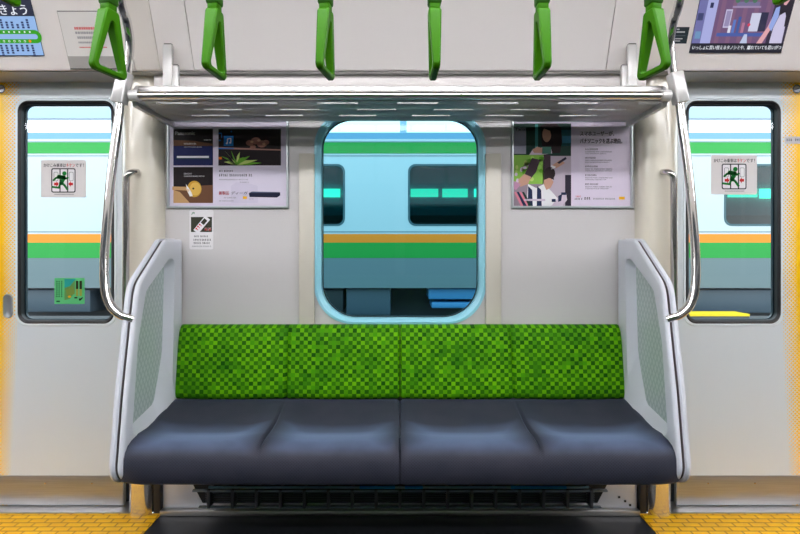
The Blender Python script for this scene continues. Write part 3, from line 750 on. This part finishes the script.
t, a, I = poster('framed_poster', 511, 632.5, 119.5, 208.5, 'framed poster right of the window with a photo collage of people beside printed text')
uv = a.uv; a.poly([(u - a.o.x, v) for u, v in I], ink('poster_lilac2', (220, 208, 226)), 1)
SK = ink('skin', (196, 150, 130)); HAIR = ink('hair', (44, 32, 34)); TEAL = ink('teal', (44, 92, 98)); PLUM = ink('plum', (70, 54, 62)); LIL = ink('lilac_light', (206, 190, 206)); NV = ink('navy_stripe', (36, 46, 78)); PK = ink('pink', (214, 128, 146)); DG = ink('deep_green', (34, 58, 50))
a.prect(513.6, 123.5, 571, 206.5, ink('photo_grey', (150, 134, 146)), 2)
a.prect(513.6, 123.5, 571, 156, DG, 3); a.prect(514, 128, 526, 154, ink('haze', (150, 150, 166)), 4); a.prect(535, 124, 538, 155, ink('teal_bright', (70, 140, 136)), 4); a.prect(560, 130, 571, 146, TEAL, 4); a.prect(562, 136, 571, 143, ink('blue_sign', (60, 120, 150)), 5)
a.ppoly([(540, 126), (546, 123.6), (556, 123.6), (561, 128), (562, 142), (560, 153), (546, 153), (542, 146), (541, 134)], HAIR, 5)
a.pdisc(546.6, 134.6, 4.4, SK, 6, 7.6); a.ppoly([(541.6, 128), (548, 124), (552, 128), (552, 140), (550, 131), (545, 129)], HAIR, 7)
a.ppoly([(529, 155), (533, 149), (543, 147.5), (551, 149), (552, 153.5), (541, 155)], LIL, 7); a.ppoly([(532, 150), (537, 147), (543, 148.4), (542, 153), (534, 153)], SK, 8); a.prect(542, 147, 551, 154, ink('phone_green', (70, 118, 102)), 8)
a.prect(513.6, 155, 544, 184, ink('foliage', (136, 186, 76)), 4)
for k in range(26):
    r = random.Random(k + 40); a.pdisc(r.uniform(515, 542), r.uniform(157, 182), r.uniform(1.2, 3.2), (GN, LG, ink('foliage2', (160, 210, 96)), LIL)[k % 4], 5, r.uniform(1, 2.6))
a.ppoly([(532, 158), (540, 160), (536, 172), (528, 182), (522, 180)], PLUM, 7); a.ppoly([(518, 180), (524, 174), (531, 177), (528, 184), (520, 187)], SK, 8); a.ppoly([(513.8, 181), (521, 184), (516, 190), (513.8, 189)], ink('sleeve_pink', (190, 140, 170)), 8)
a.prect(543, 156, 571, 206.5, ink('lilac_room', (186, 172, 186)), 4); a.prect(543.5, 155, 550.5, 172, PLUM, 5); a.prect(565, 175, 571, 206, ink('dark_door', (48, 42, 56)), 5)
a.ppoly([(551, 166), (560, 160), (565, 163), (556, 168.5)], SK, 6); a.ppoly([(557, 162.6), (565.4, 157), (566.6, 159), (559, 164)], ink('phone_dark', (50, 46, 66)), 7); a.ppoly([(551, 165), (556, 167), (551, 170)], WHITE, 7)
a.pdisc(549.5, 173.5, 5.6, HAIR, 7, 6.4); a.ppoly([(544, 176), (551, 178.6), (553.4, 182), (550.4, 188), (546, 190), (543.6, 184)], SK, 8); a.ppoly([(543.6, 172), (552, 172.6), (554, 180), (549, 178), (544, 180)], HAIR, 9)
a.ppoly([(528, 184), (536, 188), (544, 184), (552, 192), (558, 199), (556, 206), (526, 206)], WHITE, 7)
for x in (528, 537): a.ppoly([(x, 186), (x + 4, 190), (x + 4.6, 206), (x - .4, 206)], NV, 8)
a.prect(524, 199, 545, 201, LIL, 9)
for k in range(4): a.ppoly([(514 + k * 2.6, 192), (516 + k * 2.6, 192), (524 + k * 2.6, 206), (520.6 + k * 2.6, 206)], (PK, NV, PK, DG)[k], 8 + k % 2)
a.ppoly([(551, 206), (560, 196), (566, 193), (567, 200), (562, 206)], LIL, 8); a.prect(551.5, 199, 555.5, 202, NV, 9); a.ppoly([(558, 196), (562, 194), (561, 201), (558, 202)], NV, 9); a.prect(561, 192.4, 566, 195, NV, 9)
a.ptext('Panasonic', 516, 127.4, 535, 130.6, BLACK, 6)
a.ptext('スマホユーザーが、', 580, 131, 614, 136, BLACK, 4); a.ptext('パナソニックを選ぶ理由。', 580, 138.4, 622, 143.6, BLACK, 4)
for k, y in enumerate((148.4, 157, 165.6, 174.4, 183.4)):
    a.scrib(585, y, 598 - (k % 2) * 2, y + 1.6, BLACK, 4, 20 + k); a.scrib(585, y + 2.8, 612, y + 4.0, GREY, 4, 30 + k); a.scrib(585, y + 4.8, 606 + k % 3 * 3, y + 5.8, GREY, 4, 40 + k)
a.scrib(575.5, 195.6, 581, 197.2, RED, 4, 50); a.scrib(574.5, 198, 582.6, 199.8, BLACK, 4, 51); a.scrib(584, 197, 591.5, 199.6, BLACK, 4, 52); a.scrib(593, 198, 603.5, 199.6, GREY, 4, 53); a.scrib(605, 198, 616, 199.6, GREY, 4, 54); a.prect(619, 196.8, 624.6, 199.6, YEL, 4)
a.done('print', t)

# phone-manners sticker below the left poster
a = Art((X(201, YW), YW - .0013, 0)); c = lambda px, py: a.uv(px, py)
u0, v0 = c(189.4, 249.4); u1, v1 = c(213.4, 209.8)
a.backing(rrect(u0, v0, u1, v1, .008, 4), .0014, ink('sticker_grey', (228, 225, 226)))
a.ptext('JR', 191.2, 212, 194.8, 214.8, ink('jr_green', (40, 130, 70)), 2, .2)
a.prect(191, 217, 212, 232, ink('olive_black', (58, 60, 48)), 1)
a.ppoly([(193.4, 230), (205.2, 215.6), (210.2, 219.6), (198.4, 233.6)], WHITE, 2)
a.ppoly([(200.8, 222.6), (204.4, 218.2), (207.4, 220.8), (203.8, 225)], ink('olive_black', (58, 60, 48)), 3)
for (px, py) in ((196.4, 228.6), (198, 226.6), (199.8, 224.6)): a.pdisc(px, py, .9, RED, 3); a.pdisc(px + 1.4, py + 1.2, .55, RED, 3)
a.ptext('電源', 204.8, 227.4, 211.2, 230.6, ink('pale_red', (236, 190, 186)), 3); a.pdisc(206, 229.6, .8, RED, 4); a.pdisc(210, 229.8, .8, RED, 4)
a.scrib(194, 235.4, 208, 237.2, BLACK, 2, 60); a.scrib(193.4, 238.8, 210.4, 240.8, BLACK, 2, 61); a.scrib(193.4, 242, 209.4, 244, BLACK, 2, 62); a.scrib(192, 245.6, 211, 247, GREY, 2, 63)
tag(a.done('manner_sticker'), 'small sticker with a crossed mobile phone below the left poster', 'sticker')

# rushing-passenger stickers on the door windows
RG = ink('runner_green', (8, 122, 44)); FR = ink('frame_black', (46, 46, 52))
def runner(x0, y0, x1, y1, lab):
    yg = YD + .0080; a = Art((X((x0 + x1) / 2, yg), yg - .0012, 0)); W = x1 - x0; K = y1 - y0
    q = lambda fx, fy: a.uv(x0 + fx * W, y0 + fy * K)
    u0, v0 = q(0, 1); u1, v1 = q(1, 0)
    a.backing(rrect(u0, v0, u1, v1, .007, 4), .0012, ink('sticker_warm', (222, 217, 216)))
    w = u1 - u0; h = v1 - v0; pt = lambda fx, fy: (u0 + fx * w, v1 - fy * h)
    def tx(s, f0, f1, top, bot, m): p = pt(f0, bot); e = pt(f1, top); a.text(s, p[0], p[1], e[0], e[1] - p[1], m, 2)
    tx('かけこみ乗車は', .06, .555, .09, .19, BLACK); tx('キケン', .565, .755, .09, .19, RED); tx('です！', .765, .95, .09, .19, BLACK)
    A, B = pt(.23, .87), pt(.77, .22); o = rrect(A[0], A[1], B[0], B[1], .008, 4); e = .0045; i2 = rrect(A[0] + e, A[1] + e, B[0] - e, B[1] - e, .005, 4)
    a.poly(o, WHITE, 1); a.ring(o, i2, FR, 2)
    for f in (.425, .595): p = pt(f - .012, .85); p2 = pt(f + .012, .24); a.rect(p[0], p[1], p2[0], p2[1], FR, 2)
    for f in (.335, .675):
        p = pt(f - .05, .56); p2 = pt(f + .05, .32); o = rrect(p[0], p[1], p2[0], p2[1], .005, 4); i3 = rrect(p[0] + .0018, p[1] + .0018, p2[0] - .0018, p2[1] - .0018, .004, 4); a.ring(o, i3, GREY, 2)
    for f, s in ((.345, 1), (.665, -1)): a.poly([pt(f - .05 * s, .605), pt(f + .0 * s, .605), pt(f + .0 * s, .565), pt(f + .055 * s, .64), pt(f, .715), pt(f, .675), pt(f - .05 * s, .675)][::1 if s > 0 else -1], RED, 4)
    c = pt(.525, .36); a.disc(c[0], c[1], h * .058, RG, 5)
    for path, ww in (([pt(.40, .45), pt(.515, .47), pt(.45, .62)], .105), ([pt(.44, .46), pt(.34, .48), pt(.285, .54)], .05), ([pt(.50, .46), pt(.56, .50), pt(.60, .47)], .045), ([pt(.46, .60), pt(.53, .68), pt(.59, .78)], .058), ([pt(.44, .62), pt(.40, .74), pt(.26, .72)], .052)):
        a.line(path, ww * h, RG, 5)
        for p in path: a.disc(p[0], p[1], ww * h / 2, RG, 5, n=12)
    p = pt(.30, .905); e = pt(.72, .935); rnd = random.Random(3); x = p[0]
    while x < e[0]: a.rect(x, p[1] - .003, x + .004, p[1], GREY, 2); x += .0052
    return tag(a.done('door_sticker'), lab, 'sticker', 'running figure stickers on the doors')
runner(41, 160, 86, 197.5, 'white running figure warning sticker on the left door window'); runner(711, 155, 757, 194.5, 'white running figure warning sticker on the right door window')
# green sticker low on the left door window
yg = YD + .0080; a = Art((X(70, yg), yg - .0012, 0)); A = a.uv(54.5, 304); B = a.uv(84.5, 278)
GS = ink('sticker_green', (92, 190, 122)); a.backing(rrect(A[0], A[1], B[0], B[1], .003, 3), .0012, GS)
a.ppoly([(64.5, 279), (75, 279), (75, 292), (70, 299), (64.5, 300)], ink('sticker_olive', (98, 150, 84)), 1); a.ppoly([(64.5, 279), (76, 279), (70, 286), (64.5, 288)], ink('sticker_teal', (40, 160, 150)), 2); a.pdisc(69.6, 296.6, 1.6, YEL, 3, 1); a.ppoly([(66, 290), (73, 286), (75, 294), (67, 296)], ink('sticker_moss', (120, 146, 66)), 2)
a.prect(76, 280.8, 78.4, 289, ink('bottle', (48, 52, 30)), 3); a.prect(79.6, 280.8, 82, 289, ink('bottle', (48, 52, 30)), 3); a.prect(76, 289, 78.4, 296, ink('amber', (150, 160, 70)), 3); a.prect(79.6, 289, 82, 296, ink('amber', (150, 160, 70)), 3)
for k, x in enumerate((56.4, 58.6, 61.2)):
    for j in range(8): a.prect(x, 281 + j * 2.1, x + 1.2, 282.3 + j * 2.1, ink('sticker_dark', (30, 96, 60)), 2)
a.prect(56.4, 300.6, 60, 302.2, ink('sticker_dark', (30, 96, 60)), 2); a.prect(74.5, 297, 77.5, 298.4, BLACK, 3); a.prect(79, 298.4, 82, 299.6, BLACK, 3); a.ppoly([(79, 300), (82.5, 297), (83, 298), (80, 301)], BLACK, 3)
tag(a.done('green_sticker'), 'green square sticker low on the left door window', 'sticker')
# small grey label on the right door band
a = Art((X(793, YD), YD - .0012, 0)); A = a.uv(785, 143.6); B = a.uv(806, 136.6); a.backing(rrect(A[0], A[1], B[0], B[1], .002, 3), .0011, ink('label_grey', (206, 200, 200)))
a.scrib(786.4, 138.6, 792, 141.2, BLACK, 2, 71); a.scrib(794.6, 138.6, 804, 141.2, BLACK, 2, 72)
tag(a.done('number_label'), 'narrow grey label on the yellow band of the right door', 'label')

# ------------------------------------------------------------------ header: screens, hatch, label
nrm = Vector((0, -SL.z, SL.y)); HB = Vector((0, YS, ZS)) + nrm * .012
def em(name, c, e=0.75): return mat('screen_' + name, c, .3, emit=e)
def screen(name, x0, y0, x1, y1, label, sxx):
    a = Art(HB + nrm * .0035, (1, 0, 0), SL)
    t = empty(name, tuple(HB + Vector((X((x0 + x1) / 2, 2.0), 0, .05))), label, 'screen')
    return a, t
# left: line map screen. Its right edge at the foot sits at picture (44.5, 56)
a, t = screen('route_screen', -60, -20, 44, 56, 'blue route map screen with a green loop line above the left door', -1)
R, B0 = a.uv(44.2, 56); top = B0 + .335; Lx = R - .60
a.backing([(Lx, B0), (R, B0), (R, top), (Lx, top)], .003, em('black', (30, 32, 50), .6))
T1 = a.uv(36, 16.2)[1]
def E(n, c): return em(n, c, .8)
bm_ = MB()
a.rect(Lx + .003, B0 + .003, R - .0, T1, E('sky', (150, 186, 236)), 1); a.rect(Lx + .003, T1, R, top - .004, E('ink', (40, 44, 66)), 1)
WH = E('white', (240, 244, 252)); GR = E('line_green', (52, 160, 20)); DB = E('text_blue', (24, 40, 90))
k = a.uv(1, 16)[0]; hgt = a.uv(0, 4.6)[1] - a.uv(0, 15)[1]
p0 = a.uv(-10.5, 15.0); p1 = a.uv(28.2, 15.0); a.text('ときょう'[1:], a.uv(1.2, 15)[0], p0[1], p1[0], hgt, WH, 3)
a.text('と', a.uv(-9.5, 15)[0], p0[1], a.uv(-1, 15)[0], hgt, WH, 3)
# loop: two bars joined by a half ring
vt = a.uv(30, 32)[1]; vb = a.uv(30, 41.2)[1]; ur = a.uv(35.5, 36.5)[0]; th = .0145; rr = (vt - vb) / 2
a.rect(Lx + .03, vt - th / 2, ur, vt + th / 2, GR, 3); a.rect(Lx + .03, vb - th / 2, ur, vb + th / 2, GR, 3)
N = 14; cv = (vt + vb) / 2
arc = lambda r: [(ur + r * math.cos(-PI / 2 + PI * q / N), cv + r * math.sin(-PI / 2 + PI * q / N)) for q in range(N + 1)]
oa, ia = arc(rr + th / 2), arc(rr - th / 2); a.poly(oa + ia[::-1], GR, 3)
for q in range(14):
    u = a.uv(30 - q * 5.2, 32)[0]; u2 = a.uv(30.2 - q * 5.2, 41)[0]
    if u < Lx + .04: break
    a.disc(u, vt, .0034, WH, 4, n=10); a.disc(u2, vb, .0042 if q else .0052, E('orange', (250, 140, 30)) if q == 0 else WH, 4, n=10)
    if q: a.disc(u2, vb, .0026, GR, 5, n=8)
    r = random.Random(q); n1 = r.choice((2, 3, 4, 4)); n2 = r.choice((3, 3, 4, 5))
    for j in range(n1): a.rect(u - .0045, vt + .013 + j * .0085, u + .0045, vt + .0195 + j * .0085, DB, 4)
    for j in range(n2): a.rect(u2 - .0045 + .004, vb - .0195 - j * .0085, u2 + .0045 + .004, vb - .013 - j * .0085, DB, 4)
for j, (s, hh) in enumerate((('大', .012), ('崎', .012))): a.text(s, R - .035, top - .10 - j * .016, R - .022, hh, WH, 3)
a.done('display', t)

# right: video screen, its left foot at picture (689, 52.5), right foot at (780, 52.5)
a, t = screen('video_screen', 689, -20, 780, 52, 'wide video screen showing a woman beside shelves above the right door', 1)
L0, B0 = a.uv(689.3, 52.8); R0 = a.uv(780.8, 52.8)[0]; top = B0 + .255; Wd = R0 - L0
a.backing([(L0, B0), (R0, B0), (R0, top), (L0, top)], .003, em('black', (30, 32, 50), .6))
q = lambda fx, fy: (L0 + fx * Wd, B0 + fy * .255)
def R_(x0, y0, x1, y1, n, c, l): p = q(x0, y0); e = q(x1, y1); a.rect(p[0], p[1], e[0], e[1], E(n, c), l)
R_(.0, .13, 1, .97, 'plum', (112, 84, 122), 1)
R_(.0, .13, .20, .97, 'pale_blue', (170, 174, 226), 2); R_(0, .13, .09, .97, 'dusk', (112, 112, 168), 3); R_(.01, .45, .07, .55, 'shade', (60, 66, 110), 4); R_(.02, .2, .08, .3, 'teal_box', (110, 150, 190), 4); R_(.12, .62, .155, .69, 'clock', (40, 44, 84), 4)
for x in (.24, .36, .48, .60, .72): R_(x, .13, x + .045, .97, 'panel', (128, 92, 124), 2)
R_(.25, .23, .79, .28, 'counter', (72, 92, 164), 4); R_(.3, .35, .37, .6, 'frame_w', (196, 190, 222), 4); R_(.31, .37, .36, .58, 'frame_in', (150, 140, 180), 5)
R_(.36, .88, .68, .93, 'shelf_w', (214, 214, 238), 4); R_(.36, .62, .66, .645, 'shelf_w', (160, 140, 176), 4); R_(.4, .645, .64, .70, 'jar', (120, 110, 150), 5)
for j, x in enumerate((.40, .44, .49, .53, .58, .62)): p = q(x, .72 + .04 * (j % 2)); a.disc(p[0], p[1], Wd * .026, E('plant', (70, 116, 92)), 6, n=10)
for x, h_, n, c in ((.36, .10, 'cup', (222, 222, 240)), (.40, .18, 'bottle_b', (90, 120, 196)), (.45, .22, 'bottle_c', (60, 90, 160)), (.50, .14, 'jar_r', (180, 120, 150))): R_(x, .28, x + .03, .28 + h_, n, c, 5)
R_(.58, .3, .68, .55, 'maker', (206, 208, 232), 5); R_(.68, .3, .76, .56, 'maker_d', (46, 44, 74), 5); p = q(.575, .39); a.disc(p[0], p[1], Wd * .016, E('red', (220, 60, 90)), 6, n=10)
a.poly([q(.52, .13), q(.55, .26), q(.58, .26), q(.6, .13)], E('steam', (190, 200, 230)), 5)
R_(.80, .13, 1, .97, 'dark_room', (52, 42, 66), 3)
HR = E('hair', (34, 26, 42)); SKN = E('skin', (226, 168, 176)); DR = E('dress', (206, 200, 230))
a.poly([q(.84, .97), q(.99, .97), q(.995, .6), q(.98, .35), q(.94, .32), q(.88, .55), q(.83, .62)], HR, 4)
a.poly([q(.885, .80), q(.90, .87), q(.945, .85), q(.945, .72), q(.92, .655), q(.895, .66), q(.88, .72)], SKN, 6)
a.poly([q(.95, .97), q(.99, .97), q(.99, .4), q(.955, .36), q(.94, .62), q(.95, .8)], HR, 7)
a.poly([q(.84, .13), q(.845, .35), q(.88, .52), q(.93, .56), q(.965, .46), q(.975, .13)], DR, 5)
a.poly([q(.70, .13), q(.78, .36), q(.83, .62), q(.855, .60), q(.835, .38), q(.76, .13)], SKN, 6); a.poly([q(.79, .36), q(.82, .62), q(.86, .64), q(.87, .5), q(.83, .3)], E('sleeve', (150, 170, 230)), 7)
R_(0, 0, 1, .135, 'band', (26, 26, 42), 6)
p = q(.02, .045); e = q(.985, .105); a.text('いっしょに買い替えるタノシミや、離れていても思いがつ', p[0], p[1], e[0], e[1] - p[1], WH, 7)
a.done('display', t)

# white access hatch with small red and grey print, left header
a = Art(HB + nrm * .0022, (1, 0, 0), SL); A = a.uv(70.5, 69.4); Bq = a.uv(121, 69.4); tv = a.uv(62, 10.8)[1]
u0, v0, u1 = A[0], A[1], Bq[0]
a.backing(rrect(u0, v0, u1, tv, .006, 4), .002, mat('hatch_white', (232, 228, 224), .4))
a.rect(u0, v0, u1, a.uv(68, 56.2)[1], ink('hatch_grey', (172, 168, 164)), 1); a.rect(u0, tv - .0025, u1, tv, M_GAP, 2); a.rect(u0, v0, u1, v0 + .0035, M_GAP, 2)
a.rect(u0, v0, u0 + .002, tv, ink('hatch_edge', (190, 186, 180)), 2)
RS = ink('faded_red', (226, 120, 120)); GS2 = ink('faded_grey', (170, 168, 170))
v = lambda py: a.uv(80, py)[1]
def row(py0, py1, f0, f1, m, sd):
    x0_ = u0 + (u1 - u0) * f0; x1_ = u0 + (u1 - u0) * f1; r = random.Random(sd); x = x0_; hh = v(py0) - v(py1)
    while x < x1_: w_ = hh * r.uniform(.6, .95); a.rect(x, v(py1), x + w_, v(py0), m, 3); x += w_ * 1.25
row(27, 29.6, .26, .8, RS, 1); row(31.6, 34, .26, .82, GS2, 2); row(36.4, 38.8, .28, .8, GS2, 3); row(41.6, 43.4, .28, .78, GS2, 4); row(46.8, 48, .28, .8, RS, 5); row(51, 52.4, .5, .6, RS, 6)
tag(a.done('access_hatch'), 'white hatch cover with faint red print above the left door', 'hatch')
# dark label by the video screen
a = Art(HB + nrm * .0016, (1, 0, 0), SL); A = a.uv(674.0, 43.6); e = a.uv(686.4, 43.6); tv = a.uv(688, 27)[1]
a.backing([(A[0] - .004, A[1]), (e[0], A[1]), (e[0], tv), (A[0] - .004, tv)], .0014, ink('label_slate', (44, 54, 60)))
hh = tv - A[1]; ww = e[0] - A[0]
for f0, f1, y0, y1 in ((.02, .22, .82, .90), (.02, .7, .66, .74), (.02, .6, .26, .33), (.02, .45, .13, .19)): a.rect(A[0] + ww * f0, A[1] + hh * y0, A[0] + ww * f1, A[1] + hh * y1, ink('label_pale', (196, 196, 196)), 1)
a.rect(A[0], A[1] + hh * .46, e[0] - ww * .2, A[1] + hh * .50, ink('label_line', (90, 100, 106)), 1)
tag(a.done('notice_label'), 'small dark notice label left of the video screen', 'label')

# ================================================================== OUTSIDE
YT = 8.0
tz = lambda py: Z(py, YT)
tr = empty('train_car', (0, YT, tz(288)), 'silver train with green and orange stripes seen through the windows', 'train')
M_BODY = mat('train_silver', (190, 204, 208), .45)
b = MB()
wins = [(-3.0, X(345, YT)), (X(408, YT), 2.35), (X(724, YT), 7.2), (-9.6, -6.9)]
wz0, wz1 = tz(226), tz(164)
holes = [rrect(a0, wz0, a1, wz1, .12, 6) for a0, a1 in wins]
b.plate([(-12, tz(258)), (12, tz(258)), (12, tz(139)), (-12, tz(139))], holes, XZ, YT, YT + .05, M_BODY)
b.build('side_wall', tr)
b = MB(); b.box(-12, 12, YT - .003, YT + .05, tz(288), tz(258), mat('train_lower', (104, 122, 126), .5)); b.build('lower_panel', tr)
b = MB(); b.box(-12, 12, YT - .006, YT, tz(242.5), tz(234), mat('stripe_orange', (255, 136, 0), .5)); b.build('orange_stripe', tr)
b = MB(); b.box(-12, 12, YT - .006, YT, tz(258), tz(242.5), mat('stripe_green', (10, 150, 50), .5)); b.box(-12, 12, YT - .006, YT, tz(153.5), tz(142.5), mat('stripe_green', (10, 150, 50), .5)); b.build('green_stripe', tr)
b = MB(); b.loft([[(x, y, z) for y, z in ((YT, tz(139)), (YT + .06, tz(132)), (YT + .3, tz(128)), (YT + 1.4, tz(125)), (YT + 2.8, tz(139)), (YT + 2.8, tz(258)), (YT + 2.75, tz(258)), (YT + 2.7, tz(141)), (YT + .05, tz(141)))] for x in (-12, 12)], mat('train_roof', (96, 140, 168), .5), cap0=True, cap1=True); b.build('roof', tr)
b = MB(); b.box(-12, 12, YT + .001, YT + 2.75, tz(262), tz(258) + .001, mat('train_floor', (50, 56, 60), .6)); b.build('car_floor', tr)
b = MB()
for z in (tz(141.5), tz(155.5), tz(231.5)): b.box(-12, 12, YT - .004, YT, z - .012, z, mat('train_groove', (90, 110, 120), .5))
b.build('bead', tr)
for a0, a1 in wins:
    w = rrect(a0, wz0, a1, wz1, .12, 6); b = MB(); b.add([(u, YT + .02, v) for u, v in w], [list(range(len(w)))], M_GLASS_T)
    b.build('window_pane', tr)
    b = MB(); wi = rrect(a0 + .03, wz0 + .03, a1 - .03, wz1 - .03, .1, 6); b.loft([[(u, YT - .004, v) for u, v in w], [(u, YT - .004, v) for u, v in wi], [(u, YT + .02, v) for u, v in wi]], mat('train_gasket', (56, 92, 100), .5)); b.build('window_frame', tr)
# far side inside the car: seat backs and added glowing strips for its window reflections
b = MB(); b.box(-12, 12, YT + 2.4, YT + 2.5, tz(258), tz(205), mat('train_seat', (24, 84, 84), .7)); b.build('seat_row', tr)
for k in range(34):
    x = -11 + k * .66; r = random.Random(k); b = MB(); b.box(x, x + r.uniform(.5, .64), YT + 2.62, YT + 2.66, 2.18 + r.uniform(-.02, .02), 2.36, mat('lit_panel', (90, 255, 200), .5, emit=r.choice((3, 5, 8)))); b.build('lit_panel', tr)
b = MB(); b.box(-11.5, 11.5, YT + 1.2, YT + 1.35, tz(150), tz(148.5), mat('train_lamp', (220, 255, 250), .5, emit=4)); b.build('lamp', tr)
b = MB(); r = random.Random(5)
EQ = mat('equipment_grey', (66, 82, 94), .5); EQ2 = mat('equipment_dark', (34, 40, 46), .6)
for x0, x1, z0, z1, m in ((-2.2, -.9, 290, 312, EQ2), (-.85, -.15, 289, 316, EQ), (.45, 1.9, 289, 300, mat('equipment_blue', (70, 140, 190), .5)), (.5, 1.8, 303, 309, mat('equipment_blue', (70, 140, 190), .5)), (4.4, 6.3, 290, 314, EQ), (-6.2, -4.9, 290, 313, EQ), (-4.6, -3.2, 290, 312, EQ2), (2.4, 3.9, 290, 314, EQ2)):
    b.box(x0, x1, YT + .1, YT + .7, tz(z1), tz(z0), m, .02)
b.box(-12, 12, YT + .75, YT + .85, tz(322), tz(287), EQ2)
b.build('underframe_box', tr)
b = MB(); b.box(-16, 16, 2.6, 16, -.6, -.5, mat('track_bed', (58, 60, 62), .9)); struct(b.build('ground'), 'dark track bed outside the train')
b = MB(); b.box(4.1, 4.98, 7.3, 7.62, -.5, Z(314.6, 7.3), mat('edge_grey', (90, 92, 96), .8)); b.box(4.1, 4.98, 7.29, 7.62, Z(316.2, 7.3), Z(314.4, 7.3) + .006, mat('edge_yellow', (250, 215, 20), .5))
tag(b.build('edge_block'), 'grey block with a yellow top edge seen low through the right door window', 'block')
# station canopy far above the other train
b = MB(); b.box(-16, 16, 11.5, 11.7, Z(118, 11.5), Z(118, 11.5) + .25, mat('canopy_blue', (168, 188, 202), .5))
for k in range(9): b.box(-12 + k * 3, -11.85 + k * 3, 11.5, 11.7, -.5, Z(118, 11.5), mat('canopy_blue', (168, 188, 202), .5))
tag(b.build('station_canopy'), 'pale blue station beam and posts beyond the other train', 'canopy')

# ================================================================== LIGHT, CAMERA
w = bpy.data.worlds.new('sky'); SC.world = w; w.use_nodes = True
t = w.node_tree; bg = t.nodes['Background']; tc = t.nodes.new('ShaderNodeTexCoord'); sp = t.nodes.new('ShaderNodeSeparateXYZ'); rp = t.nodes.new('ShaderNodeValToRGB')
t.links.new(tc.outputs['Generated'], sp.inputs[0]); t.links.new(sp.outputs[2], rp.inputs[0]); t.links.new(rp.outputs[0], bg.inputs[0])
rp.color_ramp.elements[0].color = (.93, .97, 1, 1); rp.color_ramp.elements[1].color = (.75, .88, 1, 1)
bg.inputs[1].default_value = 2.6

cd = bpy.data.cameras.new('camera'); cam = bpy.data.objects.new('camera', cd); COL.objects.link(cam)
cam.location = (0, 0, H); cam.rotation_euler = (PI / 2, 0, 0)
cd.sensor_width = 36; cd.lens = 36 * F / 800; cd.shift_y = -(267 - HY) / 800; cd.clip_start = .02
SC.camera = cam
v = SC.view_settings; v.view_transform = 'Standard'; v.look = 'None'; v.gamma = 1; v.use_curve_mapping = False; v.exposure = 0.25
cy = SC.cycles; cy.use_denoising = True; cy.max_bounces = 10; cy.transparent_max_bounces = 16; cy.sample_clamp_indirect = 8; cy.caustics_reflective = False; cy.caustics_refractive = False
